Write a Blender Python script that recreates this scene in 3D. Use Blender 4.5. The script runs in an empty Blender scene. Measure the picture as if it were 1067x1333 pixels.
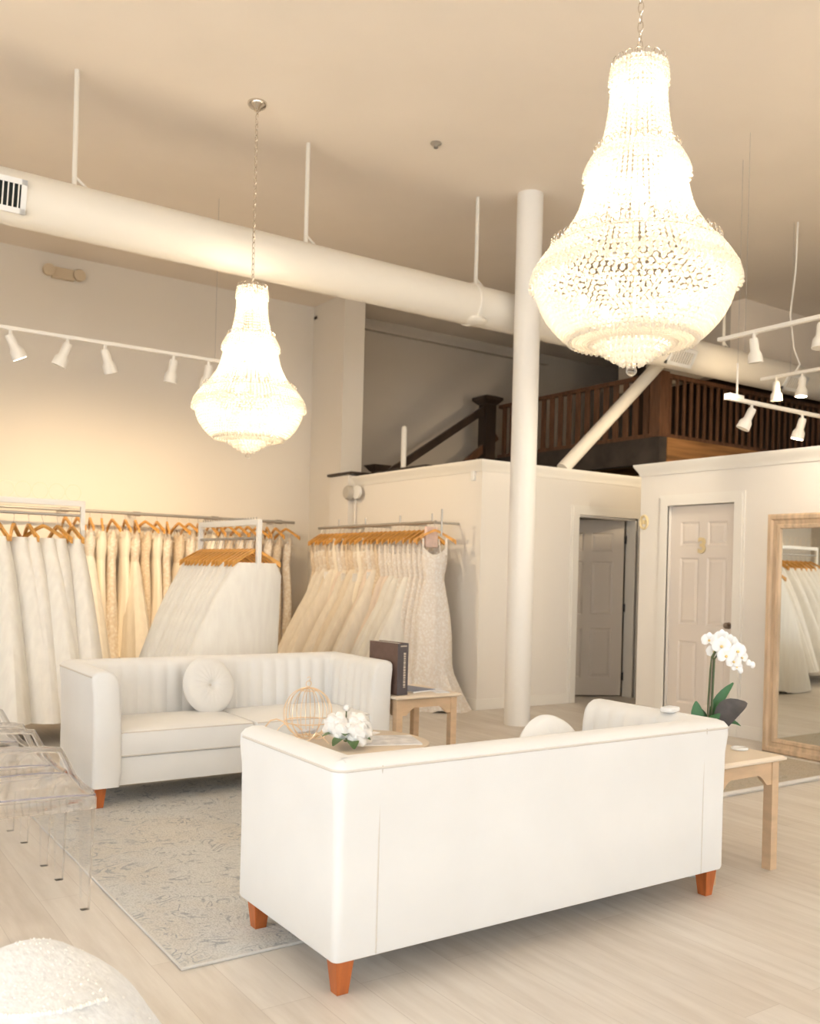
import bpy, bmesh, math, random
from mathutils import Vector, Matrix
random.seed(7)
S = bpy.context.scene
COL = S.collection
PI = math.pi

# ------------------------------------------------------------------ camera
ROLL, FPX, HORIZ, EYE = .026, 1208., 745., 1.36
AZ = math.radians(55.7)
F_ = Vector((math.cos(AZ), math.sin(AZ), 0)); R_ = Vector((math.sin(AZ), -math.cos(AZ), 0)); Z_ = Vector((0, 0, 1))
rc = R_*math.cos(ROLL) + Z_*math.sin(ROLL); uc = Z_*math.cos(ROLL) - R_*math.sin(ROLL)
cam_d = bpy.data.cameras.new('camera'); cam = bpy.data.objects.new('camera', cam_d); COL.objects.link(cam)
M = Matrix((rc, uc, -F_)).transposed().to_4x4(); M.translation = Vector((0, 0, EYE))
cam.matrix_world = M
cam_d.sensor_fit = 'AUTO'; cam_d.sensor_width = 36; cam_d.lens = FPX/1333*36
cam_d.shift_y = (HORIZ-666.5)/1333
cam_d.dof.use_dof = True; cam_d.dof.focus_distance = 3.9; cam_d.dof.aperture_fstop = 3.2
cam_d.clip_start = .05
S.camera = cam

# ------------------------------------------------------------------ world, lights, exposure
EXPOSURE = 0.61
DAY = 80.0          # power of each storefront window
LAMP = 1.0
W = bpy.data.worlds.new('world'); S.world = W; W.use_nodes = True
W.node_tree.nodes['Background'].inputs[0].default_value = (.86, .93, 1, 1)
W.node_tree.nodes['Background'].inputs[1].default_value = 2.0
S.view_settings.view_transform = 'Standard'; S.view_settings.look = 'None'
S.view_settings.gamma = 1; S.view_settings.use_curve_mapping = False
S.view_settings.exposure = EXPOSURE

def area(name, loc, rot, sx, sy, power, col):
    l = bpy.data.lights.new(name, 'AREA'); l.shape = 'RECTANGLE'; l.size = sx; l.size_y = sy; l.energy = power; l.color = col
    o = bpy.data.objects.new(name, l); o.location = loc; o.rotation_euler = rot; COL.objects.link(o); return o
for i, x in enumerate((-2.2, 1.4, 5.0)):
    area('window_daylight', (x, -3.12, 1.95), (math.radians(90), 0, PI), 3.0, 3.1, DAY, (.86, .93, 1))
for y in (-.9, 2.6):
    area('window_daylight', (-3.92, y, 1.95), (math.radians(90), 0, math.radians(-90)), 2.6, 3.1, DAY*.5, (.86, .93, 1))

# ------------------------------------------------------------------ materials
def mat(name, col, rough=.5, metal=0, var=0, vscale=4, bump=0, bscale=60, trans=0, ior=1.45, coat=0, stretch=None, emis=None, es=0, sheen=0):
    m = bpy.data.materials.new(name); m.use_nodes = True; nt = m.node_tree; p = nt.nodes['Principled BSDF']
    c = tuple(col)+(1,)
    p.inputs['Base Color'].default_value = c; p.inputs['Roughness'].default_value = rough; p.inputs['Metallic'].default_value = metal
    p.inputs['Transmission Weight'].default_value = trans; p.inputs['IOR'].default_value = ior
    p.inputs['Coat Weight'].default_value = coat; p.inputs['Sheen Weight'].default_value = sheen
    if emis: p.inputs['Emission Color'].default_value = tuple(emis)+(1,); p.inputs['Emission Strength'].default_value = es
    tc = nt.nodes.new('ShaderNodeTexCoord'); mp = nt.nodes.new('ShaderNodeMapping'); nt.links.new(tc.outputs['Object'], mp.inputs['Vector'])
    if stretch: mp.inputs['Scale'].default_value = stretch
    if var:
        n = nt.nodes.new('ShaderNodeTexNoise'); n.inputs['Scale'].default_value = vscale; n.inputs['Detail'].default_value = 5
        r = nt.nodes.new('ShaderNodeValToRGB'); r.color_ramp.elements[0].position = .3; r.color_ramp.elements[1].position = .7
        r.color_ramp.elements[0].color = tuple(max(0, v*(1-var)) for v in col)+(1,); r.color_ramp.elements[1].color = tuple(min(1, v*(1+var)) for v in col)+(1,)
        nt.links.new(mp.outputs[0], n.inputs['Vector']); nt.links.new(n.outputs['Fac'], r.inputs[0]); nt.links.new(r.outputs[0], p.inputs['Base Color'])
    if bump:
        n = nt.nodes.new('ShaderNodeTexNoise'); n.inputs['Scale'].default_value = bscale; n.inputs['Detail'].default_value = 3
        b = nt.nodes.new('ShaderNodeBump'); b.inputs['Strength'].default_value = bump; b.inputs['Distance'].default_value = .01
        nt.links.new(mp.outputs[0], n.inputs['Vector']); nt.links.new(n.outputs['Fac'], b.inputs['Height']); nt.links.new(b.outputs[0], p.inputs['Normal'])
    return m

def tulle_mat(name, col, clear=.2, sparkle=0):
    m = bpy.data.materials.new(name); m.use_nodes = True; nt = m.node_tree; nt.nodes.clear()
    out = nt.nodes.new('ShaderNodeOutputMaterial'); d = nt.nodes.new('ShaderNodeBsdfDiffuse'); t = nt.nodes.new('ShaderNodeBsdfTranslucent')
    tr = nt.nodes.new('ShaderNodeBsdfTransparent'); m1 = nt.nodes.new('ShaderNodeMixShader'); m2 = nt.nodes.new('ShaderNodeMixShader')
    tc = nt.nodes.new('ShaderNodeTexCoord'); mp = nt.nodes.new('ShaderNodeMapping'); mp.inputs['Scale'].default_value = (9, 9, 1.2)
    n = nt.nodes.new('ShaderNodeTexNoise'); n.inputs['Scale'].default_value = 3; n.inputs['Detail'].default_value = 4
    r = nt.nodes.new('ShaderNodeValToRGB'); r.color_ramp.elements[0].position = .35; r.color_ramp.elements[1].position = .65
    r.color_ramp.elements[0].color = tuple(v*.965 for v in col)+(1,); r.color_ramp.elements[1].color = tuple(min(1, v*1.03) for v in col)+(1,)
    L = nt.links.new
    L(tc.outputs['Object'], mp.inputs[0]); L(mp.outputs[0], n.inputs[0]); L(n.outputs[0], r.inputs[0])
    L(r.outputs[0], d.inputs[0]); L(r.outputs[0], t.inputs[0])
    m1.inputs[0].default_value = .18; m2.inputs[0].default_value = clear
    L(d.outputs[0], m1.inputs[1]); L(t.outputs[0], m1.inputs[2]); L(m1.outputs[0], m2.inputs[1]); L(tr.outputs[0], m2.inputs[2])
    res = m2
    if sparkle:
        g = nt.nodes.new('ShaderNodeBsdfGlossy'); g.inputs['Roughness'].default_value = .15
        v = nt.nodes.new('ShaderNodeTexVoronoi'); v.inputs['Scale'].default_value = 110
        c = nt.nodes.new('ShaderNodeValToRGB'); c.color_ramp.elements[0].position = .12; c.color_ramp.elements[0].color = (sparkle,)*3+(1,); c.color_ramp.elements[1].position = .3; c.color_ramp.elements[1].color = (0, 0, 0, 1)
        b = nt.nodes.new('ShaderNodeBump'); b.inputs['Strength'].default_value = 1; b.inputs['Distance'].default_value = .01
        m3 = nt.nodes.new('ShaderNodeMixShader')
        L(tc.outputs['Object'], v.inputs[0]); L(v.outputs['Distance'], c.inputs[0]); L(v.outputs['Color'], b.inputs['Height']); L(b.outputs[0], g.inputs['Normal'])
        L(c.outputs[0], m3.inputs[0]); L(m2.outputs[0], m3.inputs[1]); L(g.outputs[0], m3.inputs[2]); res = m3
    L(res.outputs[0], out.inputs[0]); return m

def lace_mat(name, c1, c2, scale=30):
    m = mat(name, c1, .75); nt = m.node_tree; p = nt.nodes['Principled BSDF']; L = nt.links.new
    tc = nt.nodes.new('ShaderNodeTexCoord'); v = nt.nodes.new('ShaderNodeTexVoronoi'); v.feature = 'SMOOTH_F1'; v.inputs['Scale'].default_value = scale
    n = nt.nodes.new('ShaderNodeTexNoise'); n.inputs['Scale'].default_value = scale*1.3; n.inputs['Detail'].default_value = 3
    mx = nt.nodes.new('ShaderNodeMath'); mx.operation = 'MULTIPLY_ADD'; mx.inputs[1].default_value = .8
    r = nt.nodes.new('ShaderNodeValToRGB'); r.color_ramp.elements[0].position = .5; r.color_ramp.elements[1].position = .95
    r.color_ramp.elements[0].color = tuple(c1)+(1,); r.color_ramp.elements[1].color = tuple(c2)+(1,)
    b = nt.nodes.new('ShaderNodeBump'); b.inputs['Strength'].default_value = .6; b.inputs['Distance'].default_value = .01
    L(tc.outputs['Object'], v.inputs['Vector']); L(tc.outputs['Object'], n.inputs['Vector'])
    L(v.outputs['Distance'], mx.inputs[0]); L(n.outputs['Fac'], mx.inputs[2]); L(mx.outputs[0], r.inputs[0]); L(r.outputs[0], p.inputs['Base Color'])
    L(mx.outputs[0], b.inputs['Height']); L(b.outputs[0], p.inputs['Normal']); return m

def floor_mat():
    m = mat('whitewashed_oak_planks', (.6, .52, .44), .42); nt = m.node_tree; p = nt.nodes['Principled BSDF']; L = nt.links.new
    tc = nt.nodes.new('ShaderNodeTexCoord'); mp = nt.nodes.new('ShaderNodeMapping'); mp.inputs['Rotation'].default_value = (0, 0, PI/2)
    br = nt.nodes.new('ShaderNodeTexBrick'); br.inputs['Scale'].default_value = 1; br.inputs['Brick Width'].default_value = 1.3; br.inputs['Row Height'].default_value = .18
    br.inputs['Mortar Size'].default_value = .0015; br.inputs['Mortar Smooth'].default_value = .2; br.offset = .37
    br.inputs['Color1'].default_value = (.64, .58, .51, 1); br.inputs['Color2'].default_value = (.71, .66, .595, 1); br.inputs['Mortar'].default_value = (.56, .50, .44, 1)
    mp2 = nt.nodes.new('ShaderNodeMapping'); mp2.inputs['Scale'].default_value = (9, .9, 1)
    n = nt.nodes.new('ShaderNodeTexNoise'); n.inputs['Scale'].default_value = 2.2; n.inputs['Detail'].default_value = 8; n.inputs['Roughness'].default_value = .6
    r = nt.nodes.new('ShaderNodeValToRGB'); r.color_ramp.elements[0].position = .3; r.color_ramp.elements[0].color = (.80, .77, .74, 1); r.color_ramp.elements[1].position = .62; r.color_ramp.elements[1].color = (1, 1, 1, 1)
    mm = nt.nodes.new('ShaderNodeMix'); mm.data_type = 'RGBA'; mm.blend_type = 'MULTIPLY'; mm.inputs[0].default_value = .75
    L(tc.outputs['Object'], mp.inputs[0]); L(mp.outputs[0], br.inputs[0]); L(tc.outputs['Object'], mp2.inputs[0]); L(mp2.outputs[0], n.inputs[0]); L(n.outputs[0], r.inputs[0])
    L(br.outputs[0], mm.inputs[6]); L(r.outputs[0], mm.inputs[7]); L(mm.outputs[2], p.inputs['Base Color']); return m

def rug_mat(name, base, dark, scale=5.):
    m = mat(name, base, .95); nt = m.node_tree; p = nt.nodes['Principled BSDF']; L = nt.links.new; N = nt.nodes.new
    tc = N('ShaderNodeTexCoord')
    def noise(sc, det, dist, r, lo, hi):
        n = N('ShaderNodeTexNoise'); n.inputs['Scale'].default_value = sc; n.inputs['Detail'].default_value = det; n.inputs['Distortion'].default_value = dist; n.inputs['Roughness'].default_value = r
        c = N('ShaderNodeMapRange'); c.inputs[1].default_value = lo; c.inputs[2].default_value = hi
        L(tc.outputs['Object'], n.inputs[0]); L(n.outputs[0], c.inputs[0]); return n, c.outputs[0]
    # worn scrollwork: thin bands of a warped noise, broken by wear
    n1 = N('ShaderNodeTexNoise'); n1.inputs['Scale'].default_value = scale; n1.inputs['Detail'].default_value = 1.5; n1.inputs['Distortion'].default_value = 1.6
    L(tc.outputs['Object'], n1.inputs[0])
    w = N('ShaderNodeMath'); w.operation = 'MULTIPLY'; w.inputs[1].default_value = 42; L(n1.outputs[0], w.inputs[0])
    sn = N('ShaderNodeMath'); sn.operation = 'SINE'; L(w.outputs[0], sn.inputs[0])
    sm = N('ShaderNodeMapRange'); sm.inputs[1].default_value = .55; sm.inputs[2].default_value = .95; L(sn.outputs[0], sm.inputs[0])
    _, wear = noise(scale*1.7, 6, 0, .75, .46, .56)
    _, fine = noise(120, 2, 0, .5, .3, .6)
    nb, blot = noise(scale*.45, 4, .5, .6, .42, .62)
    mu = N('ShaderNodeMath'); mu.operation = 'MULTIPLY'; L(sm.outputs[0], mu.inputs[0]); L(wear, mu.inputs[1])
    mu2 = N('ShaderNodeMath'); mu2.operation = 'MULTIPLY'; mu2.inputs[1].default_value = 1.0; L(mu.outputs[0], mu2.inputs[0])
    a = N('ShaderNodeMix'); a.data_type = 'RGBA'; a.inputs[6].default_value = tuple(c*.80 for c in base)+(1,); a.inputs[7].default_value = tuple(base)+(1,); L(fine, a.inputs[0])
    b = N('ShaderNodeMix'); b.data_type = 'RGBA'; b.blend_type = 'MULTIPLY'; b.inputs[7].default_value = (1, .96, .91, 1); L(blot, b.inputs[0]); L(a.outputs[2], b.inputs[6])
    c = N('ShaderNodeMix'); c.data_type = 'RGBA'; c.inputs[7].default_value = tuple(dark)+(1,); L(mu2.outputs[0], c.inputs[0]); L(b.outputs[2], c.inputs[6]); L(c.outputs[2], p.inputs['Base Color'])
    bp = N('ShaderNodeBump'); bp.inputs['Strength'].default_value = .5; bp.inputs['Distance'].default_value = .005; L(fine, bp.inputs['Height']); L(bp.outputs[0], p.inputs['Normal'])
    return m

K = {}
K['floor'] = floor_mat()
K['wall'] = mat('cream_wall_paint', (.83, .77, .68), .8, bump=.05, bscale=200)
K['room'] = mat('fitting_room_paint', (.84, .79, .72), .75, bump=.04, bscale=200)
K['greywall'] = mat('shaded_wall_paint', (.56, .50, .42), .85)  # wall colour darkened to stand for the lack of light in the loft
K['ceil'] = mat('ceiling_paint', (.86, .77, .66), .9, var=.02, vscale=1.5)
K['trim'] = mat('white_trim_paint', (.86, .82, .75), .5)
K['door'] = mat('door_paint', (.78, .70, .62), .5)
K['doorgrey'] = mat('greige_door_paint', (.74, .67, .59), .5)
K['duct'] = mat('white_duct_paint', (.84, .79, .70), .55)
K['column'] = mat('white_column_paint', (.87, .84, .79), .5)
K['darkwood'] = mat('dark_stained_wood', (.035, .020, .013), .45, var=.4, vscale=6, stretch=(1, 1, .2))
K['redwood'] = mat('reddish_brown_wood', (.115, .052, .026), .45, var=.35, vscale=8, stretch=(3, 3, .5))
K['beamwood'] = mat('rough_brown_beam', (.30, .145, .05), .7, var=.45, vscale=3, stretch=(.4, .4, 5))
K['blackwood'] = mat('blackened_beam', (.045, .035, .03), .7, var=.4, vscale=4)
K['sofa'] = mat('cream_velvet', (.80, .785, .755), .85, var=.025, vscale=3, bump=.08, bscale=350, sheen=.25)
K['sofapipe'] = mat('cream_piping', (.66, .61, .54), .85)
K['legwood'] = mat('cherry_leg_wood', (.46, .125, .03), .35, var=.2, vscale=14, stretch=(3, 3, .4))
K['honey'] = mat('honey_hanger_wood', (.72, .36, .085), .4, var=.25, vscale=20)
K['table'] = mat('pale_beech', (.62, .44, .28), .45, var=.1, vscale=6, stretch=(1, 1, 4))
K['tabletop'] = mat('cream_tabletop', (.78, .66, .52), .35)
K['mirrorframe'] = mat('whitewashed_frame_wood', (.60, .44, .29), .6, var=.22, vscale=5, stretch=(5, 5, .6))
K['mirror'] = mat('mirror_silver', (.86, .88, .86), .015, metal=1)
K['steel'] = mat('galvanised_pipe', (.50, .48, .45), .35, metal=.85)
K['chrome'] = mat('polished_nickel', (.72, .66, .58), .15, metal=1)
K['gold'] = mat('rose_gold_wire', (.86, .68, .48), .3, metal=.8)
K['brass'] = mat('gold_numeral', (.84, .70, .42), .35, metal=.5)
K['knob'] = mat('aged_bronze', (.30, .24, .19), .35, metal=.8)
K['white'] = mat('white_enamel', (.88, .84, .77), .4)
K['whitepl'] = mat('white_plastic', (.86, .85, .82), .45)
K['beigepl'] = mat('beige_plastic', (.66, .54, .38), .5)
K['greypl'] = mat('grey_plastic', (.52, .48, .42), .5)
K['black'] = mat('black_rubber', (.02, .02, .02), .5)
K['ventshade'] = mat('vent_shade_black', (.015, .02, .018), .9)  # near-black plate colour standing in for shade inside the vent
def acrylic(name, tint, ior, clear):
    m = bpy.data.materials.new(name); m.use_nodes = True; nt = m.node_tree; nt.nodes.clear(); L = nt.links.new
    out = nt.nodes.new('ShaderNodeOutputMaterial'); g = nt.nodes.new('ShaderNodeBsdfGlass'); t = nt.nodes.new('ShaderNodeBsdfTransparent'); x = nt.nodes.new('ShaderNodeMixShader')
    g.inputs['Color'].default_value = tuple(tint)+(1,); g.inputs['IOR'].default_value = ior; g.inputs['Roughness'].default_value = .02; t.inputs[0].default_value = (.985, .985, .99, 1)
    x.inputs[0].default_value = clear; L(g.outputs[0], x.inputs[1]); L(t.outputs[0], x.inputs[2]); L(x.outputs[0], out.inputs[0]); return m
K['acrylic'] = acrylic('clear_acrylic', (1, 1, 1), 1.3, .45)
K['acryedge'] = mat('acrylic_tinted_edge', (.62, .60, .68), .05, trans=.75, ior=1.2)
K['bulb'] = mat('lit_bulb', (1, .93, .8), .4, emis=(1, .86, .62), es=25)
K['spotbulb'] = mat('lit_spot_lens', (1, .95, .85), .4, emis=(1, .9, .72), es=8)
K['spotoff'] = mat('spot_lens', (.75, .7, .6), .2)
K['crystal'] = None
K['leaf'] = mat('orchid_leaf_green', (.05, .16, .055), .4, var=.25, vscale=12)
K['leafdark'] = mat('orchid_leaf_dark_underside', (.07, .06, .055), .5, var=.3, vscale=18)
K['leafrose'] = mat('rose_leaf_green', (.10, .17, .06), .5, var=.3, vscale=20)
K['stem'] = mat('green_stem', (.10, .13, .06), .5)
K['petal'] = mat('white_petal', (.93, .92, .90), .7)
K['yellow'] = mat('orchid_lip', (.85, .62, .25), .5)
K['pot'] = mat('white_ceramic', (.88, .87, .84), .2)
K['book'] = mat('brown_leather_cover', (.14, .085, .065), .6, var=.12, vscale=20)
K['spine'] = mat('dark_album_spine', (.095, .08, .085), .5)
K['foil'] = mat('silver_foil_lettering', (.6, .52, .42), .4)
K['navy'] = mat('navy_magazine_cover', (.09, .13, .24), .35)
K['paper'] = mat('glossy_printed_paper', (.80, .80, .83), .35, var=.22, vscale=14)
K['paperb'] = mat('pale_blue_paper', (.72, .82, .85), .5)
K['rug'] = rug_mat('distressed_grey_rug', (.68, .675, .65), (.38, .39, .40))
K['rugedge'] = mat('rug_binding', (.66, .63, .58), .9)
K['shag'] = rug_mat('beige_shag_rug', (.50, .44, .35), (.38, .33, .25), 8)
K['glasspane'] = mat('window_glass', (1, 1, 1), .0, trans=1, ior=1.01)
K['ivory'] = mat('ivory_satin', (.92, .84, .71), .5, sheen=.2)
K['ivoryt'] = tulle_mat('ivory_tulle', (.96, .89, .78), .03)
K['whitet'] = tulle_mat('white_tulle', (.98, .94, .87), .03)
K['softt'] = tulle_mat('soft_white_tulle', (.97, .93, .86), .03)
K['blusht'] = tulle_mat('blush_tulle', (.95, .83, .72), .02)
K['champt'] = tulle_mat('champagne_tulle', (.93, .83, .69), .02)
K['lace'] = lace_mat('ivory_lace', (.92, .86, .77), (.76, .65, .52))
K['lacew'] = lace_mat('white_lace_on_nude', (.94, .90, .85), (.82, .74, .65), 45)
K['tan'] = lace_mat('tan_beaded_lace', (.88, .76, .60), (.72, .58, .42), 50)
K['pinkcloth'] = mat('blush_cloth', (.86, .64, .54), .7, var=.08, vscale=30)
K['tagcard'] = mat('white_card', (.93, .91, .87), .6)
K['sequin'] = mat('sequinned_white_tulle', (.80, .805, .80), .55, var=.07, vscale=45, bump=.45, bscale=70, sheen=.3)
K['bead'] = mat('pearl_bead', (.95, .93, .88), .15, coat=1)

def crystal():
    m = bpy.data.materials.new('crystal_beads'); m.use_nodes = True; nt = m.node_tree; nt.nodes.clear(); L = nt.links.new
    out = nt.nodes.new('ShaderNodeOutputMaterial'); d = nt.nodes.new('ShaderNodeBsdfTranslucent'); df = nt.nodes.new('ShaderNodeBsdfDiffuse')
    g = nt.nodes.new('ShaderNodeBsdfGlossy'); g.inputs['Roughness'].default_value = .08; t = nt.nodes.new('ShaderNodeBsdfTransparent')
    for n, c in ((d, (1, .97, .91, 1)), (df, (.97, .93, .86, 1)), (t, (1, .97, .9, 1))): n.inputs[0].default_value = c
    a = nt.nodes.new('ShaderNodeMixShader'); a.inputs[0].default_value = .5; b = nt.nodes.new('ShaderNodeMixShader'); b.inputs[0].default_value = .25; c = nt.nodes.new('ShaderNodeMixShader'); c.inputs[0].default_value = .22
    L(d.outputs[0], a.inputs[1]); L(df.outputs[0], a.inputs[2]); L(a.outputs[0], b.inputs[1]); L(g.outputs[0], b.inputs[2]); L(b.outputs[0], c.inputs[1]); L(t.outputs[0], c.inputs[2]); L(c.outputs[0], out.inputs[0])
    return m
K['crystal'] = crystal()

# ------------------------------------------------------------------ mesh helpers
class MB:
    def __init__(s): s.v = []; s.f = []
    def add(s, vs, fs):
        b = len(s.v); s.v += [tuple(v) for v in vs]; s.f += [tuple(i+b for i in f) for f in fs]; return s
    def box(s, x0, y0, z0, x1, y1, z1, mtx=None):
        vs = [Vector((x, y, z)) for z in (z0, z1) for y in (y0, y1) for x in (x0, x1)]
        if mtx: vs = [mtx @ v for v in vs]
        return s.add(vs, [(0, 2, 3, 1), (4, 5, 7, 6), (0, 1, 5, 4), (2, 6, 7, 3), (0, 4, 6, 2), (1, 3, 7, 5)])
    def frustum(s, cx, cy, z0, z1, a0, a1):
        vs = [(cx+sx*a, cy+sy*a, z) for z, a in ((z0, a0), (z1, a1)) for sx, sy in ((-1, -1), (1, -1), (1, 1), (-1, 1))]
        return s.add(vs, [(3, 2, 1, 0), (4, 5, 6, 7)]+[(i, (i+1) % 4, (i+1) % 4+4, i+4) for i in range(4)])
    def tube(s, pts, r, n=8, cap=True, closed=False):
        pts = [Vector(p) for p in pts]; N = len(pts); b = len(s.v)
        rs = r if isinstance(r, (list, tuple)) else [r]*N
        up = None
        for i, p in enumerate(pts):
            if closed: t = pts[(i+1) % N]-pts[i-1]
            else: t = pts[min(i+1, N-1)]-pts[max(i-1, 0)]
            t.normalize()
            if up is None:
                up = Vector((0, 0, 1)) if abs(t.z) < .9 else Vector((1, 0, 0))
            a = t.cross(up)
            if a.length < 1e-5: a = t.orthogonal()
            a.normalize(); c = a.cross(t).normalized(); up = c
            for k in range(n):
                an = 2*PI*k/n; s.v.append(tuple(p+(a*math.cos(an)+c*math.sin(an))*rs[i]))
        for i in range(N if closed else N-1):
            j = (i+1) % N
            for k in range(n):
                s.f.append((b+i*n+k, b+i*n+(k+1) % n, b+j*n+(k+1) % n, b+j*n+k))
        if cap and not closed:
            s.f.append(tuple(b+k for k in range(n-1, -1, -1))); s.f.append(tuple(b+(N-1)*n+k for k in range(n)))
        return s
    def lathe(s, prof, n=24, c=(0, 0, 0), mtx=None):
        b = len(s.v); N = len(prof)
        for r, z in prof:
            for k in range(n):
                a = 2*PI*k/n; v = Vector((r*math.cos(a), r*math.sin(a), z))
                if mtx: v = mtx @ v
                s.v.append((v[0]+c[0], v[1]+c[1], v[2]+c[2]))
        for i in range(N-1):
            for k in range(n): s.f.append((b+i*n+k, b+i*n+(k+1) % n, b+(i+1)*n+(k+1) % n, b+(i+1)*n+k))
        s.f.append(tuple(b+k for k in range(n-1, -1, -1))); s.f.append(tuple(b+(N-1)*n+k for k in range(n)))
        return s
    def sphere(s, c, r, n=10, m=6, sc=(1, 1, 1)):
        prof = [(max(1e-4, r*math.sin(PI*i/m)), -r*math.cos(PI*i/m)) for i in range(m+1)]
        b = len(s.v); s.lathe(prof, n)
        for i in range(b, len(s.v)):
            v = s.v[i]; s.v[i] = (v[0]*sc[0]+c[0], v[1]*sc[1]+c[1], v[2]*sc[2]+c[2])
        return s
    def xf(s, mtx, start=0):
        for i in range(start, len(s.v)): s.v[i] = tuple(mtx @ Vector(s.v[i]))
        return s
    def build(s, name, m, parent=None, smooth=True, bevel=0, loc=None, **props):
        me = bpy.data.meshes.new(name); me.from_pydata(s.v, [], s.f); me.materials.append(K[m]); 
        o = bpy.data.objects.new(name, me); COL.objects.link(o)
        bm = bmesh.new(); bm.from_mesh(me); bmesh.ops.recalc_face_normals(bm, faces=bm.faces)
        if bevel: bmesh.ops.bevel(bm, geom=[e for e in bm.edges if len(e.link_faces) == 2 and e.calc_face_angle() > .6], offset=bevel, segments=2, affect='EDGES', profile=.6)
        bm.to_mesh(me); bm.free()
        if smooth:
            me.shade_smooth()
            try: me.set_sharp_from_angle(angle=math.radians(38))
            except Exception: pass
        if parent: o.parent = parent
        if loc: o.location = loc
        for k, v in props.items(): o[k] = v
        return o
def rotz(a): return Matrix.Rotation(a, 4, 'Z')
def tag(o, label, cat, group=None, kind=None):
    o['label'] = label; o['category'] = cat
    if group: o['group'] = group
    if kind: o['kind'] = kind
    return o
def thing(name, label, cat, loc=(0, 0, 0), rz=0, group=None):
    o = bpy.data.objects.new(name, None); o.empty_display_size = .1; COL.objects.link(o); o.location = loc; o.rotation_euler = (0, 0, rz)
    return tag(o, label, cat, group)
def struct(o, label=None):
    o['kind'] = 'structure'
    if label: o['label'] = label
    return o
CH = {}
def children_of(o): return [c for c in COL.objects if c.parent == o]
def dup(root, loc, rz=0, label=None, scale=None, group=None, kids=None):
    kids = kids if kids is not None else CH.setdefault(root.name, [(c, children_of(c)) for c in children_of(root)])
    r = root.copy(); COL.objects.link(r); r.location = loc; r.rotation_euler = (0, 0, rz)
    if label: r['label'] = label
    if group: r['group'] = group
    if scale: r.scale = scale
    for c, g in kids:
        d = c.copy(); COL.objects.link(d); d.parent = r
        for q in g:
            e = q.copy(); COL.objects.link(e); e.parent = d
    return r
def ordinal(i):
    w = ['first', 'second', 'third', 'fourth', 'fifth', 'sixth', 'seventh', 'eighth', 'ninth', 'tenth', 'eleventh', 'twelfth', 'thirteenth', 'fourteenth', 'fifteenth', 'sixteenth', 'seventeenth', 'eighteenth', 'nineteenth', 'twentieth', 'twenty-first', 'twenty-second', 'twenty-third', 'twenty-fourth', 'twenty-fifth', 'twenty-sixth', 'twenty-seventh', 'twenty-eighth']
    return w[i]

# ------------------------------------------------------------------ room shell
CE = 4.83; XR = 5.794; YL = 10.9; YW = 7.26; X3 = 6.945; HW = 2.49
XA, XB, YB = -4.0, 14.5, -3.2
struct(MB().box(XA, YB, -.1, XB, YL+.12, 0).build('floor', 'floor', smooth=False), 'pale whitewashed oak plank floor')
struct(MB().box(XA, YB, CE, XB, YL+.12, CE+.1).build('ceiling', 'ceil', smooth=False), 'high warm beige ceiling')
struct(MB().box(XA, YL, 0, XR, YL+.12, CE).build('wall_left', 'wall', smooth=False), 'tall cream wall behind the gown rail')
struct(MB().box(XR, YL, 0, XB, YL+.12, CE).build('wall_loft', 'greywall', smooth=False), 'wall behind the loft stairs, coloured darker for the dim loft')
struct(MB().box(XB, YB, 0, XB+.12, YL+.12, CE).build('wall_right', 'greywall', smooth=False))
def holed_wall(name, axis, pos, a0, a1, z1, holes, th, m):
    mb = MB(); cur = a0
    def bx(u0, u1, w0, w1):
        if u1-u0 < 1e-4 or w1-w0 < 1e-4: return
        if axis == 'y': mb.box(u0, pos, w0, u1, pos+th, w1)
        else: mb.box(pos, u0, w0, pos+th, u1, w1)
    for h0, h1, g0, g1 in sorted(holes):
        bx(cur, h0, 0, z1); bx(h0, h1, 0, g0); bx(h0, h1, g1, z1); cur = h1
    bx(cur, a1, 0, z1)
    return struct(mb.build(name, m, smooth=False))
holed_wall('wall_back', 'y', YB-.12, XA, XB, CE, [(-3.7, -.7, .4, 3.5), (-.1, 2.9, .4, 3.5), (3.5, 6.5, .4, 3.5)], .12, 'wall')
holed_wall('wall_entrance', 'x', XA-.12, YB, YL+.12, CE, [(-2.2, .4, .4, 3.5), (1.3, 3.9, .4, 3.5), (8.3, 9.3, 1.7, 2.5)], .12, 'greywall')
wn = 0
def window(axis, pos, u0, u1, w0, w1):
    global wn; wn += 1
    f = MB(); t = .05
    def bx(a, b, c, d, th=.05):
        if axis == 'y': f.box(a, pos-th/2, c, b, pos+th/2, d)
        else: f.box(pos-th/2, a, c, pos+th/2, b, d)
    bx(u0, u1, w0, w0+t); bx(u0, u1, w1-t, w1); bx(u0, u0+t, w0, w1); bx(u1-t, u1, w0, w1); bx((u0+u1)/2-t/2, (u0+u1)/2+t/2, w0, w1)
    o = f.build('window_%d' % wn, 'trim', smooth=False); struct(o)
    g = MB()
    if axis == 'y': g.box(u0+t, pos-.004, w0+t, u1-t, pos+.004, w1-t)
    else: g.box(pos-.004, u0+t, w0+t, pos+.004, u1-t, w1-t)
    g.build('pane', 'glasspane', o, smooth=False)
for a, b in ((-3.7, -.7), (-.1, 2.9), (3.5, 6.5)): window('y', YB-.06, a, b, .4, 3.5)
for a, b, c, d in ((-2.2, .4, .4, 3.5), (1.3, 3.9, .4, 3.5), (8.3, 9.3, 1.7, 2.5)): window('x', XA-.06, a, b, c, d)

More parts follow.
